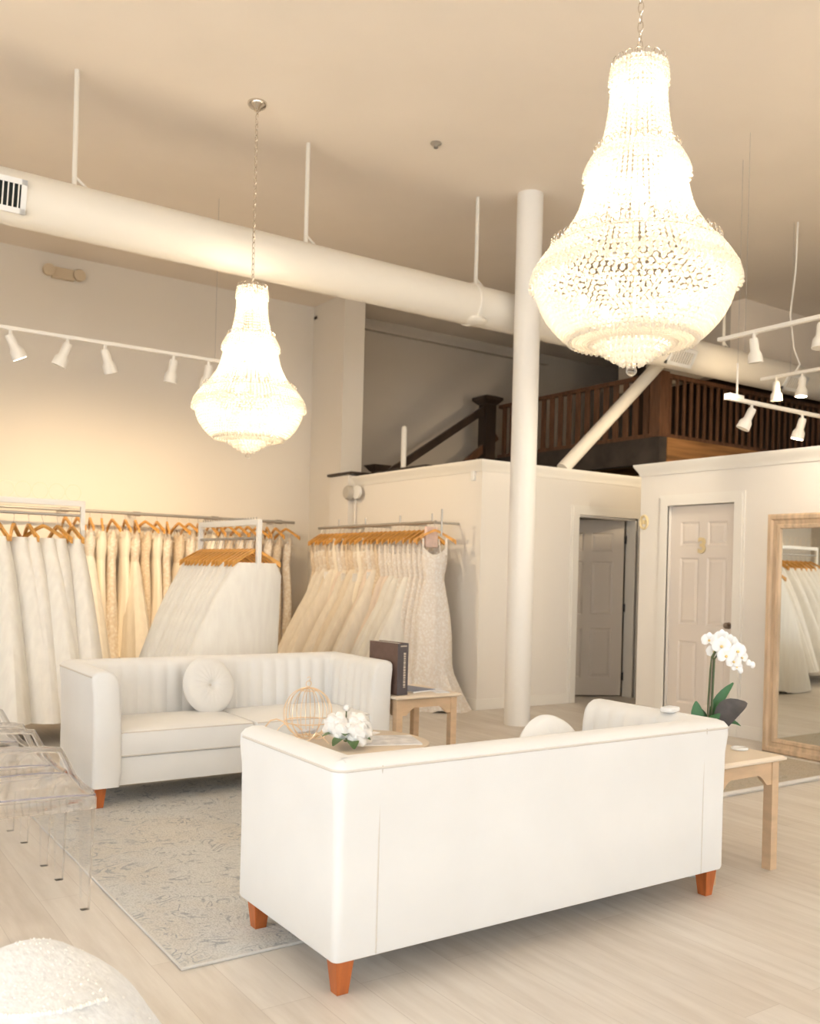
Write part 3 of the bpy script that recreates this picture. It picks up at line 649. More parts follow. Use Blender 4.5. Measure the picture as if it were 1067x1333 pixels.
chF = dup(chN, (2.885, 6.41, 2.176), label='smaller-looking crystal chandelier farther back, hanging before the left gown wall', kids=[k for k in kids if not k[0].name.startswith(('chain', 'canopy'))])
for c in children_of(chF):
    if c.type == 'LIGHT': c.data = c.data.copy(); c.data.energy *= 1.8
for c, _ in kids:
    if c.name.startswith(('chain', 'canopy')):
        d_ = c.copy(); COL.objects.link(d_); d_.parent = chF
        d_.location.z += 0.009 if c.name.startswith('canopy') else 0

# unseen copies of the chandelier, added outside the frame to even out the light
for lab, p in (('added fill-light chandelier behind the camera in line with the two in view', (2.87, -1.13)), ('added fill-light chandelier out of frame to the left', (-1.1, 2.64)), ('added fill-light chandelier out of frame on the far left', (-1.1, 6.41)), ('added fill-light chandelier out of frame to the right', (6.85, -1.13)), ('added fill-light chandelier out of frame over the fitting rooms', (6.85, 2.30))):
    q_ = dup(chF, (p[0], p[1], 2.176), label=lab, kids=[(c, []) for c in children_of(chF)])
    for c in children_of(q_):
        if c.type == 'LIGHT': c.data = c.data.copy(); c.data.energy *= 2.9

# ------------------------------------------------------------------ rugs
def rug(name, label, x0, y0, x1, y1, m, w=.02, th=.012):
    t = thing(name, label, 'rug', ((x0+x1)/2, (y0+y1)/2, 0))
    a, b = (x1-x0)/2, (y1-y0)/2
    MB().box(-a, -b, .0005, a, b, th).build('pile', m, t, smooth=False)
    e = MB(); e.tube([(-a, -b, th*.55), (a, -b, th*.55), (a, b, th*.55), (-a, b, th*.55)], th*.55, 6, closed=True); e.build('binding', 'rugedge', t)
    return t
rug('area_rug', 'distressed grey and cream area rug under the two facing sofas', 1.155, 2.99, 3.5, 5.62, 'rug')
rug('area_rug', 'beige shaggy rug with a pale border on the floor before the tall mirror', 4.55, 3.68, 6.35, 4.75, 'shag', th=.03)

# ------------------------------------------------------------------ sofas
def sofa(label, loc, rz, Wd=1.93, Dp=.72):
    t = thing('tuxedo_sofa', label, 'sofa', loc, rz)
    a, b, R = Wd/2, Dp/2, .03
    path = []   # (x,y,nx,ny,s,corner)
    s = 0
    def line(x0, y0, x1, y1, nx, ny):
        nonlocal s
        L = math.hypot(x1-x0, y1-y0); n = max(2, int(L/.0125))
        for i in range(n+1): path.append((x0+(x1-x0)*i/n, y0+(y1-y0)*i/n, nx, ny, s+L*i/n, None))
        s += L
    line(-a, -b, -a, b-R, -1, 0)
    for i in range(1, 8):
        q = PI-PI/2*i/8; path.append((-a+R+R*math.cos(q), b-R+R*math.sin(q), math.cos(q), math.sin(q), s, (-1, 1)))
    line(-a+R, b, a-R, b, 0, 1)
    for i in range(1, 8):
        q = PI/2-PI/2*i/8; path.append((a-R+R*math.cos(q), b-R+R*math.sin(q), math.cos(q), math.sin(q), s, (1, 1)))
    line(a, b-R, a, -b, 1, 0)
    sec = [(.006, .118), (0, .13), (0, .40), (-.004, .62), (-.014, .70), (-.012, .735), (.004, .752), (.035, .762), (.075, .760), (.105, .745), (.125, .715), (.132, .66), (.138, .55), (.145, .42), (.15, .20), (.145, .118)]
    rib = [0]*9+[.15, .5, .9, 1, 1, 1, .6]
    N = len(sec); mb = MB()
    def ring(p, shrink=0, dy=0):
        x, y, nx, ny, ss, cn = p
        for (d, z), r in zip(sec, rib):
            if shrink:
                d = .07+(d-.07)*(1-shrink*.25); z = z-(shrink*.015 if z > .7 else 0)
            dd = d+r*.016*(abs(math.cos(PI*ss/.095))-.35) if r else d
            if cn and dd > R:
                px_, py_ = cn[0]*(a-dd), cn[1]*(b-dd)
            else: px_, py_ = x-nx*dd, y-ny*dd
            mb.v.append((px_, py_+dy, z))
    rings = [(path[0], 1, -.018), (path[0], .35, -.012)]+[(p, 0, 0) for p in path]+[(path[-1], .35, -.012), (path[-1], 1, -.018)]
    for p, sh, dy in rings: ring(p, sh, dy)
    M_ = len(rings)
    for i in range(M_-1):
        for k in range(N): mb.f.append((i*N+k, i*N+(k+1) % N, (i+1)*N+(k+1) % N, (i+1)*N+k))
    mb.f.append(tuple(range(N))); mb.f.append(tuple((M_-1)*N+k for k in range(N)))
    mb.build('frame', 'sofa', t)
    # piping along the outer top edge and the back seams
    pp = MB(); pp.tube([(p[0]+p[2]*.013, p[1]+p[3]*.013, .728) for p in path[::3]], .0045, 6); pp.build('piping', 'sofapipe', t)
    for sx in (-1, 1): MB().tube([(sx*(a-.155), b+.0005, .125), (sx*(a-.155), b+.001, .62), (sx*(a-.155), b+.014, .735)], .0028, 5).build('seam', 'sofapipe', t)
    ia = a-.145
    MB().box(-ia, -b+.015, .118, ia, -b+.05, .275).build('front_rail', 'sofa', t, bevel=.008)
    MB().box(-ia, -b+.05, .118, ia, b-.12, .14).build('seat_deck', 'sofapipe', t, smooth=False)
    for sx in (-1, 1):
        x0, x1 = (-ia, -.003) if sx < 0 else (.003, ia)
        c = bmesh.new(); bmesh.ops.create_grid(c, x_segments=14, y_segments=12, size=.5)
        w, dd, h = x1-x0, (2*b-.16+.0), .145
        cm = MB(); nx, ny = 16, 12
        for lay in (0, 1):
            for j in range(ny+1):
                for i in range(nx+1):
                    u, v = i/nx*2-1, j/ny*2-1
                    e = max(abs(u), abs(v)); puff = (1-u**4)*(1-v**4)
                    X = (x0+x1)/2+u*w/2*(1-.012*(abs(v) > .95)); Y = -b+.0+dd/2+v*dd/2-.0
                    cm.v.append((X, Y, (.275+h+.022*puff) if lay else .275))
        n1 = (nx+1)*(ny+1)
        for lay in (0, 1):
            for j in range(ny):
                for i in range(nx):
                    q = lay*n1+j*(nx+1)+i; cm.f.append((q, q+1, q+nx+2, q+nx+1))
        per = [i for i in range(nx+1)]+[j*(nx+1)+nx for j in range(1, ny+1)]+[ny*(nx+1)+i for i in range(nx-1, -1, -1)]+[j*(nx+1) for j in range(ny-1, 0, -1)]
        for q in range(len(per)): cm.f.append((per[q], per[(q+1) % len(per)], per[(q+1) % len(per)]+n1, per[q]+n1))
        c.free()
        cu_ = cm.build('seat_cushion', 'sofa', t, bevel=.018)
        yy = -b-.002
        cp = MB()
        for zz in (.283, .412): cp.tube([(x0+.012, yy+.006, zz), (x1-.012, yy+.006, zz)], .004, 6)
        cp.build('cushion_piping', 'sofapipe', cu_)
    for sx in (-1, 1):
        for sy in (-1, 1): MB().frustum(sx*(a-.055), sy*(b-.055), 0, .122, .021, .034).build('leg', 'legwood', t, smooth=False, bevel=.002)
    return t
sofa('cream velvet sofa seen from behind, nearest on the floor, with orange-brown legs', (2.437, 2.885, 0), PI)
sofa('cream velvet sofa facing the camera in front of the gown racks', (2.41, 5.505, .0125), 0)

def round_pillow(label, loc, rx, rz, r=.165):
    mb = MB(); nr, na = 14, 72
    for side in (1, -1):
        for i in range(nr+1):
            q = i/nr
            for k in range(na):
                a = 2*PI*k/na; pl = .5+.5*math.cos(a*20)
                h = .058*math.sqrt(max(0, 1-q**3.2))*(1-math.exp(-(q/.13)**1.5)*.85) - .004*pl*math.sin(PI*min(1, q*1.05))
                mb.v.append((r*q*math.cos(a), side*max(h, 0), r*q*math.sin(a)))
    n1 = (nr+1)*na
    for s_ in (0, 1):
        for i in range(nr):
            for k in range(na): mb.f.append((s_*n1+i*na+k, s_*n1+i*na+(k+1) % na, s_*n1+(i+1)*na+(k+1) % na, s_*n1+(i+1)*na+k))
    t = thing('round_pillow', label, 'pillow', loc, rz)
    c = mb.build('cushion', 'sofa', t); c.rotation_euler = (rx, 0, 0)
    b = MB().sphere((0, -.012, 0), .016, 12, 8, (1, .5, 1)).build('button', 'sofapipe', t); b.rotation_euler = (rx, 0, 0)
round_pillow('round cream tufted pillow leaning on the back of the far sofa', (2.29, 5.60, .605), math.radians(-16), math.radians(12), .185)
round_pillow('round cream pillow just peeking above the back of the near sofa', (2.66, 2.83, .615), math.radians(16), PI, .172)
cl = MB().box(-.045, -.03, 0, .045, .03, .024); tag(cl.build('folded_cloth', 'sofa', bevel=.01, loc=(3.33, 2.78, .763)), 'small folded white cloth on the right arm of the near sofa', 'cloth').rotation_euler = (0, 0, .3)

# ------------------------------------------------------------------ side tables
def side_table(label, loc, rz, w=.50, dp=.50, h=.54):
    t = thing('side_table', label, 'table', loc, rz)
    a, b = w/2, dp/2
    top = MB()
    for (e0, z0), (e1, z1) in (((0, h-.028), (.022, h-.018)), ((.022, h-.018), (.022, h-.010)), ((.022, h-.010), (.008, h))):
        vs = [(sx*(a+e), sy*(b+e), z) for e, z in ((e0, z0), (e1, z1)) for sx, sy in ((-1, -1), (1, -1), (1, 1), (-1, 1))]
        top.add(vs, [(i, (i+1) % 4, (i+1) % 4+4, i+4) for i in range(4)])
    top.add([(sx*(a+.008), sy*(b+.008), h) for sx, sy in ((-1, -1), (1, -1), (1, 1), (-1, 1))], [(0, 1, 2, 3)]); top.add([(sx*a, sy*b, h-.028) for sx, sy in ((-1, -1), (1, -1), (1, 1), (-1, 1))], [(0, 1, 2, 3)])
    top.build('table_top', 'tabletop', t, smooth=False)
    for sx in (-1, 1):
        for sy in (-1, 1):
            x, y = sx*(a-.026), sy*(b-.026); MB().box(x-.024, y-.024, 0, x+.024, y+.024, h-.029).build('leg', 'table', t, smooth=False, bevel=.002)
    def apron(L):
        # scalloped lower edge: deep at both ends, shallow in the middle
        pts = []; n = 24
        for i in range(n+1):
            u = -L/2+L*i/n; e = L/2-abs(u); z = -.105 if e < .045 else (-.105+.05*min(1, ((e-.045)/.05))**.5*1.0)
            pts.append((u, z))
        return pts
    for s_ in (-1, 1):
        for ax in (0, 1):
            L = (w if ax == 0 else dp)-.10; P = apron(L); mb = MB(); n = len(P); y = s_*((b if ax == 0 else a)-.018)
            for th in (-.009, .009):
                for u, z in P: mb.v += [(u, y+th, h-.03), (u, y+th, h-.03+z)]
            for o_ in (0, 2*n):
                for i in range(n-1): mb.f.append((o_+2*i, o_+2*i+1, o_+2*i+3, o_+2*i+2))
            for i in range(n-1): mb.f.append((2*i+1, 2*n+2*i+1, 2*n+2*i+3, 2*i+3))
            if ax: mb.xf(rotz(PI/2))
            mb.build('apron', 'table', t, smooth=False)
    return t
side_table('pale wooden side table holding the orchid beside the near sofa', (3.69, 2.89, 0), 0, .50, .52)
side_table('pale wooden side table holding the brown album beside the far sofa', (3.645, 5.34, 0), 0)

# album, magazines on the far side table
al = thing('photo_album', 'tall dark brown album standing upright on the far side table', 'album', (3.435, 5.27, .541), math.radians(8))
ALH = .345
MB().box(-.045, -.145, 0, -.038, .145, ALH).build('front_cover', 'book', al, smooth=False)
MB().box(.038, -.145, 0, .045, .145, ALH).build('back_cover', 'book', al, smooth=False)
MB().box(-.0375, -.135, .006, .0375, .13, ALH-.006).build('pages', 'tagcard', al, smooth=False)
sp = MB().box(-.045, -.152, 0, .045, -.1455, ALH).build('spine', 'spine', al, smooth=False)
lt = MB(); random.seed(3); z = .05
while z < .27:
    hh = random.choice((.006, .010, .014)); lt.box(.004, -.1535, z, .022, -.152, z+hh); z += hh+.005
lt.box(-.025, -.1535, .322, .030, -.152, .330)
lt.build('spine_lettering', 'foil', sp, smooth=False)
def mag(name, label, loc, rz, w, h, th, m, cat='magazine'):
    t = thing(name, label, cat, loc, rz)
    MB().box(-w/2, -h/2, 0, w/2, h/2, th*.8).build('pages', 'tagcard', t, smooth=False)
    MB().box(-w/2-.001, -h/2-.001, th*.8, w/2+.001, h/2+.001, th).build('cover', m, t, smooth=False)
mag('magazine', 'navy magazine lying beside the brown album on the far side table', (3.66, 5.33, .5415), .2, .21, .28, .012, 'navy')
mag('magazine', 'grey printed brochure under the edge of the navy magazine, right of it', (3.80, 5.20, .5415), -.25, .10, .21, .006, 'paper')
mag('paper_sheet', 'pale blue box lid lying on the shaggy rug behind the orchid table', (5.0, 3.95, .031), .3, .26, .2, .05, 'paperb', 'box lid')

# ------------------------------------------------------------------ coffee table and what lies on it
ct = thing('coffee_table', 'cream oval coffee table between the two sofas', 'table', (2.49, 4.25, .0125), math.radians(0))
def oval(a, b, z0, z1, n=56, e=2.6):
    mb = MB(); 
    for z, k in ((z0, .97), (z0+.006, 1), (z1-.004, 1), (z1, .985)):
        for i in range(n):
            q = 2*PI*i/n; c, s_ = math.cos(q), math.sin(q)
            mb.v.append((k*a*abs(c)**(2/e)*(1 if c > 0 else -1), k*b*abs(s_)**(2/e)*(1 if s_ > 0 else -1), z))
    for i in range(3):
        for j in range(n): mb.f.append((i*n+j, i*n+(j+1) % n, (i+1)*n+(j+1) % n, (i+1)*n+j))
    mb.f.append(tuple(range(n))); mb.f.append(tuple(3*n+j for j in range(n))); return mb
CTZ = .437
oval(.48, .34, CTZ-.03, CTZ).build('table_top', 'tabletop', ct)
oval(.40, .26, CTZ-.10, CTZ-.032).build('apron', 'trim', ct)
for sx in (-1, 1):
    for sy in (-1, 1): MB().lathe([(.016, 0), (.02, .05), (.024, .25), (.030, .33), (.030, CTZ-.10)], 14, (sx*.32, sy*.17, 0)).build('leg', 'trim', ct)
TZ = CTZ+.0135
cg = thing('wire_birdcage', 'round rose-gold wire birdcage on the coffee table', 'birdcage', (2.375, 4.42, TZ))
rr = .130; zc = .140
w = MB()
for k in range(16):
    a = PI*2*k/16; w.tube([(rr*math.sin(q)*math.cos(a), rr*math.sin(q)*math.sin(a), zc-rr*1.05*math.cos(q)) for q in [PI*(.12+.86*i/16) for i in range(17)]], .0021, 5)
w.build('cage_bars', 'gold', cg, kind='stuff')
for zz, q in ((zc-rr*.97, .30), (zc-.045, .9), (zc+rr*.95, .28)):
    R0 = rr*math.sin(q*PI/2) if q > .5 else rr*.40
    MB().tube([(R0*math.cos(a), R0*math.sin(a), zz) for a in [2*PI*i/28 for i in range(28)]], .003, 6, closed=True).build('hoop', 'gold', cg)
MB().tube([(.016*math.sin(a), 0, zc+rr*1.05+.02-.016*math.cos(a)) for a in [2*PI*i/16 for i in range(16)]], .0024, 5, closed=True).build('hanging_ring', 'gold', cg)
MB().tube([(0, 0, zc+rr*1.05+.036), (.012, 0, zc+rr*1.05+.048), (0, 0, zc+rr*1.05+.058), (-.010, 0, zc+rr*1.05+.05)], .002, 5).build('hook', 'gold', cg)
nb = MB(); random.seed(5)
for i in range(9):
    a = random.random()*6.28; nb.sphere((.035*math.cos(a), .035*math.sin(a), .045+random.random()*.02), .016, 8, 6, (1.3, .8, .6))
tag(nb.build('decorative_pebbles', 'paper', loc=(2.375, 4.42, TZ-.012)), 'dark and white pebbles lying inside the wire birdcage', 'pebbles', kind='stuff')
ws = thing('wire_stand', 'wavy rose-gold wire stand curling in front of the birdcage on the coffee table', 'stand', (2.30, 4.18, TZ))
WP = [(2.119, 4.425, 0.505), (2.129, 4.419, 0.538), (2.148, 4.406, 0.566), (2.174, 4.388, 0.575), (2.201, 4.369, 0.564), (2.232, 4.349, 0.529), (2.259, 4.330, 0.490), (2.286, 4.311, 0.466), (2.309, 4.296, 0.463), (2.329, 4.282, 0.480), (2.345, 4.271, 0.508), (2.365, 4.258, 0.497), (2.403, 4.232, 0.454)]
MB().tube([(x-2.30, y-4.18, max(.004, z-TZ)) for x, y, z in WP], .0038, 6).build('front_wire', 'gold', ws)
MB().tube([(x-2.20, y-4.13, max(.004, (z-TZ)*.7)) for x, y, z in WP], .003, 6).build('rear_wire', 'gold', ws)

def petal_ball(mb, c, R, n, seed, cup=.6):
    random.seed(seed)
    for i in range(n):
        z = 1-1.55*(i+.5)/n; rad = math.sqrt(max(0, 1-z*z)); a = i*2.399963+random.uniform(-.2, .2)
        d = Vector((rad*math.cos(a), rad*math.sin(a), z)); 
        u = d.cross(Vector((0, 0, 1))); u = u.normalized() if u.length > .01 else Vector((1, 0, 0)); v = u.cross(d).normalized()
        s_ = R*random.uniform(.40, .58); o = Vector(c)+d*R*random.uniform(.42, .80); b = len(mb.v); g = 4
        for jj in range(g+1):
            for ii in range(g+1):
                p, q = ii/g*2-1, jj/g*2-1; rr_ = min(1, math.hypot(p, q)); sc = 1 if rr_ < 1e-4 else max(abs(p), abs(q))/math.hypot(p, q)
                pp, qq = p*sc, q*sc
                mb.v.append(tuple(o+u*pp*s_+v*qq*s_+d*(R*.42*cup*(1-(pp*pp+qq*qq))+R*.05*math.sin(5*pp+3*qq+i))))
        for jj in range(g):
            for ii in range(g): q = b+jj*(g+1)+ii; mb.f.append((q, q+1, q+g+2, q+g+1))
def leafmesh(mb, base, tip, width, bend=(0, 0, .02), n=8, fold=.25, face=None):
    base, tip, bend = Vector(base), Vector(tip), Vector(bend); d = tip-base; side = d.cross(Vector((0, 0, 1))); side = side.normalized() if side.length > 1e-4 else Vector((1, 0, 0))
    if face: side = d.cross(Vector(face)).normalized()
    up = side.cross(d).normalized()
    b = len(mb.v)
    for i in range(n+1):
        t_ = i/n; w_ = width*math.sin(PI*min(1, t_*.92+.06))**.7; c = base+d*t_+bend*math.sin(PI*t_)
        mb.v += [tuple(c-side*w_+up*w_*fold), tuple(c), tuple(c+side*w_+up*w_*fold)]
    for i in range(n):
        for k in (0, 1): q = b+i*3+k; mb.f.append((q, q+1, q+4, q+3))
fb = thing('rose_bouquet', 'bunch of white silk roses with green leaves on the coffee table', 'flowers', (2.45, 4.13, TZ))
fb.scale = (1.12, 1.12, 1.15)
for i, (x, y, z, R) in enumerate(((-.035, .03, .085, .062), (.06, .0, .075, .068), (.02, -.075, .062, .058), (.03, .09, .065, .050), (-.04, -.03, .07, .045))):
    mb = MB(); petal_ball(mb, (x, y, z), R, 30, 20+i, 1.1); mb.build('blossom', 'petal', fb)
mb = MB(); petal_ball(mb, (.03, .06, .165), .018, 12, 40); mb.sphere((.03, .06, .163), .014); mb.build('bud', 'petal', fb)
MB().tube([(.02, .05, .06), (.028, .058, .15)], .003, 6).build('stem', 'stem', fb)
for i, (bx_, by_, tx, ty, tz, wd) in enumerate(((-.02, -.03, -.13, -.10, .03, .028), (-.01, -.05, -.05, -.15, .018, .03), (.01, -.06, .04, -.14, .05, .022), (-.02, .0, -.14, -.02, .06, .022), (-.03, -.04, -.07, -.10, .07, .024))):
    mb = MB(); leafmesh(mb, (bx_, by_, .03), (tx, ty, tz), wd); mb.build('leaf', 'leafrose', fb)
mag('magazine', 'open glossy bridal magazine lying on the right of the coffee table', (2.71, 4.18, TZ), -.35, .36, .26, .008, 'paper')
mag('magazine', 'glossy magazine partly under the open one on the coffee table', (2.76, 4.33, TZ), .25, .22, .28, .0, 'paper') if False else mag('magazine', 'second glossy magazine behind the open one on the coffee table', (2.68, 4.43, TZ), .5, .21, .20, .006, 'paper')

# ------------------------------------------------------------------ orchid
oc = thing('orchid_plant', 'white moth orchid with green leaves on the side table behind the near sofa', 'orchid', (3.79, 2.915, .5415))
oc.scale = (.97, .97, .94)
MB().lathe([(.001, 0), (.045, 0), (.052, .02), (.066, .10), (.068, .112), (.062, .112), (.058, .10), (.001, .095)], 28).build('pot', 'pot', oc)
Rr = R_; 
def P(u, z, dpt=0): return tuple(Rr*u+F_*dpt+Z_*z)
st1 = [P(-.012, .10), P(-.010, .25), P(-.004, .40), P(.002, .47), P(.03, .53), P(.08, .54), P(.15, .49), P(.19, .44)]
st2 = [P(.006, .10), P(.006, .25), P(.010, .40), P(.012, .46), P(.04, .50), P(.08, .48), P(.11, .43)]
MB().tube(st1, [.0075]*4+[.006]+[.003]*3, 6).build('flower_stem', 'stem', oc); MB().tube(st2, [.0065]*3+[.006]+[.003]*3, 6).build('flower_stem', 'stem', oc)
MB().tube([P(-.020, .10, -.01), P(-.006, .30, -.01), P(-.001, .46, -.01)], .003, 6).build('support_cane', 'knob', oc)
def orchid_flower(c, face, size, k):
    c = Vector(c); d = Vector(face).normalized(); u = d.cross(Z_).normalized(); v = u.cross(d)
    mb = MB()
    for i, (an, ln, wd) in enumerate(((90, 1, .42), (210, 1, .42), (330, 1, .42), (5, 1.0, .72), (175, 1.0, .72))):
        a = math.radians(an); dirv = u*math.cos(a)+v*math.sin(a); sd = d.cross(dirv); b = len(mb.v); n = 6
        for q in range(n+1):
            t_ = q/n; w_ = size*wd*math.sin(PI*(t_*.86+.10))**.8; cc = c+dirv*size*ln*t_+d*size*.22*math.sin(t_*2.4)
            mb.v += [tuple(cc-sd*w_), tuple(cc+d*size*.06), tuple(cc+sd*w_)]
        for q in range(n):
            for z_ in (0, 1): m_ = b+q*3+z_; mb.f.append((m_, m_+1, m_+4, m_+3))
    f = mb.build('flower', 'petal', oc)
    MB().sphere(tuple(c+d*size*.22-v*size*.1), size*.16, 8, 6).build('flower_lip', 'yellow', f)
tc = -F_
for i, (u, z, dpt, sz, fx) in enumerate(((-.01, .56, .02, .040, -.5), (.035, .535, -.03, .048, -.2), (.055, .485, -.04, .046, 0), (.085, .55, .0, .044, .1), (.115, .51, -.03, .046, .3), (.02, .50, .03, .040, -.6), (.10, .455, -.02, .042, .2), (.145, .475, -.01, .034, .5), (.05, .575, .02, .042, .0), (.125, .425, .0, .030, .1))):
    orchid_flower(P(u, z, dpt), tc+R_*fx*.6+Z_*(-.1), sz, i)
for u, z in ((.185, .445), (.205, .435), (.145, .405)): MB().sphere(P(u, z), .014, 10, 8, (1, 1, 1.3)).build('bud', 'petal', oc)
FV = tuple(-F_+Z_*.5)
for nm, m, b0, t0, wd, bd in (('leaf', 'leaf', P(-.015, .07), P(-.070, .235, .02), .036, P(-.02, 0)), ('leaf', 'leaf', P(.0, .08, .02), P(.125, .335, .04), .026, P(-.02, .02)), ('leaf', 'leafdark', P(.015, .07, -.02), P(.165, .245, -.04), .055, P(-.01, .045)), ('leaf', 'leaf', P(-.02, .08, -.02), P(.03, .185, -.05), .030, P(-.02, 0)), ('leaf', 'leaf', P(.04, .10), P(.155, .115, .0), .014, P(0, .03)), ('leaf', 'leaf', P(-.02, .07, .03), P(-.03, .19, .05), .03, P(0, 0))):
    mb = MB(); leafmesh(mb, b0, t0, wd, bd, face=FV); o = mb.build(nm, m, oc)
    if m == 'leafdark': o['label'] = 'broad dark leaf'
tag(MB().tube([(3.865+.035*math.cos(a), 2.80+.035*math.sin(a), .550) for a in [2*PI*i/20 for i in range(20)]], .007, 8, closed=True).build('bangle', 'pot'), 'white ring lying beside the orchid pot on the side table', 'ring')
tag(MB().tube([(3.56+.10*math.cos(a), 2.80+.07*math.sin(a), .006) for a in [PI*2*i/24 for i in range(22)]], .005, 6).build('white_cable', 'whitepl'), 'loop of thin white cable on the floor behind the near sofa leg', 'cable')

# ------------------------------------------------------------------ standing mirror
mr = thing('standing_mirror', 'tall mirror in a whitewashed carved wooden frame against the fitting room wall', 'mirror', (6.60, 4.55, 0))
MW, MH, fw = 1.0, 1.90, .115
fr = MB()
def fr_piece(p):   # mitred frame around the rectangle, profile (inset, proud)
    prof = [(0, 0), (0, -.028), (.012, -.042), (.040, -.046), (.052, -.030), (.080, -.026), (.090, -.036), (.112, -.030), (.118, -.008), (.118, 0)]
    cs = [(0, 0, 1, 1), (-MW, 0, -1, 1), (-MW, MH, -1, -1), (0, MH, 1, -1)]
    mb = MB(); n = len(prof)
    for (y, z, sy, sz) in cs:
        for ins, pr in prof: mb.v.append((pr, y-sy*ins, z+sz*ins))
    for i in range(4):
        for k in range(n): mb.f.append((i*n+k, i*n+(k+1) % n, ((i+1) % 4)*n+(k+1) % n, ((i+1) % 4)*n+k))
    return mb
fr_piece(0).build('frame', 'mirrorframe', mr)
MB().box(-.010, -MW+.11, .11, -.002, -.11, MH-.11).build('mirror_glass', 'mirror', mr, smooth=False)
MB().box(.0, -MW, 0, .02, 0, MH).build('backing', 'mirrorframe', mr, smooth=False)
for y in (-.1, -.9): MB().box(.02, y-.02, 0, .30, y+.02, .03).build('foot', 'mirrorframe', mr, smooth=False)

# ------------------------------------------------------------------ ghost armchairs
def ghost_chair(label, loc, rz):
    # local: +x is the front of the seat, width along y, origin below the seat centre
    t = thing('clear_armchair', label, 'chair', loc, rz, None)
    hw = .225; xf, xb = .26, -.24; sz = .455
    seat = MB(); n = 14
    for z in (sz-.055, sz-.012, sz):
        k = 1 if z < sz else .97
        for i in range(n+1):
            u = i/n
            x = xb+(xf-xb)*u; hwid = (hw*(.86+.14*min(1, u*1.6)))*k
            seat.v += [(x*k, -hwid, z+(-.004 if 0 < i < n else 0)), (x*k, hwid, z+(-.004 if 0 < i < n else 0))]
    m_ = 2*(n+1)
    for i in range(n): 
        a = 2*m_+2*i; seat.f.append((a, a+2, a+3, a+1))
        for L in (0, m_):
            seat.f.append((L+2*i, L+2*i+2, L+m_+2*i+2, L+m_+2*i)); seat.f.append((L+2*i+1, L+2*i+3, L+m_+2*i+3, L+m_+2*i+1))
    for L in (0, m_):
        seat.f.append((L, L+1, L+m_+1, L+m_)); q = 2*n; seat.f.append((L+q, L+q+1, L+m_+q+1, L+m_+q))
    so = seat.build('seat', 'acrylic', t)
    sd = so.modifiers.new('thick', 'SOLIDIFY'); sd.thickness = .007; sd.offset = -1
    ed = MB(); pts = [(xb, -hw*.87, sz)]+[(xb+(xf-xb)*u, -hw*(.86+.14*min(1, u*1.6)), sz+.002+.006*math.sin(PI*u)) for u in (.2, .4, .6, .8)]+[(xf-.02, -hw, sz-.002), (xf, -hw+.02, sz-.006)]
    ed.tube(pts, .0035, 6); ed.tube([(x, -y, z) for x, y, z in pts], .0035, 6); ed.tube([(xf, -hw+.02, sz-.006), (xf+.006, 0, sz-.002), (xf, hw-.02, sz-.006)], .003, 6)
    ed.build('seat_edge', 'acryedge', t)['label'] = 'tinted seat edge'
    for sx, sy in ((1, -1), (1, 1), (-1, -1), (-1, 1)):
        x, y = (xf-.03 if sx > 0 else xb+.03), sy*(hw-.022 if sx > 0 else hw*.82)
        l = MB(); l.frustum(0, 0, 0, sz-.03, .016, .026)
        if sx < 0: l.xf(Matrix.Shear('XY', 4, (0, 0)))
        l.build('leg', 'acrylic', t, smooth=False, bevel=.002, loc=(x, y, 0))
    for s_ in (-1, 1):
        y = s_*(hw-.008); ar = MB()
        pts = [(xb-.03, y*.9, .655), (-.10, y*1.02, .655), (.06, y*1.03, .648), (.115, y*1.03, .640), (.135, y*1.03, .60), (.165, y*1.02, .54), (.205, y*1.0, .49), (.245, y*.98, .462)]
        b = 0
        for i, p in enumerate(pts):
            w_, h_ = .016, .011
            t0 = Vector(pts[min(i+1, len(pts)-1)])-Vector(pts[max(i-1, 0)]); t0.normalize(); nn = Vector((-t0.z, 0, t0.x))
            for a_, c_ in ((-1, -1), (1, -1), (1, 1), (-1, 1)): ar.v.append(tuple(Vector(p)+Vector((0, a_*w_, 0))+nn*c_*h_))
        for i in range(len(pts)-1):
            for k in range(4): ar.f.append((i*4+k, i*4+(k+1) % 4, i*4+4+(k+1) % 4, i*4+4+k))
        ar.f += [(0, 1, 2, 3), tuple(len(pts)*4-4+k for k in range(4))]
        ar.build('arm', 'acrylic', t, bevel=.003)
    # oval back
    bk = MB()
    for i in range(9):
        for k in range(32):
            a = 2*PI*k/32; q = i/8; bk.v.append((xb-.03-.09*(.5+.5*math.sin(a)*q)-.02*(1-q*q), q*.225*math.cos(a), .72+q*.235*math.sin(a)))
    for i in range(8):
        for k in range(32): bk.f.append((i*32+k, i*32+(k+1) % 32, (i+1)*32+(k+1) % 32, (i+1)*32+k))
    bo = bk.build('backrest', 'acrylic', t); sd = bo.modifiers.new('thick', 'SOLIDIFY'); sd.thickness = .008
    MB().tube([(xb-.03-.09*(.5+.5*math.sin(a)), .225*math.cos(a), .72+.235*math.sin(a)) for a in [2*PI*i/36 for i in range(36)]], .010, 8, closed=True).build('back_rim', 'acrylic', t)
    for s_ in (-1, 1): MB().tube([(xb+.01, s_*.15, sz-.01), (xb-.045, s_*.14, .54)], .012, 6).build('back_support', 'acrylic', t)
    return t
gc = ghost_chair('clear acrylic armchair nearest the camera at the left edge', (.80, 3.925, 0), 0)
dup(gc, (.79, 4.555, 0), .0, 'clear acrylic armchair just behind the nearest one at the left edge')
dup(gc, (.77, 5.20, 0), .02, 'clear acrylic armchair farthest back at the left edge')

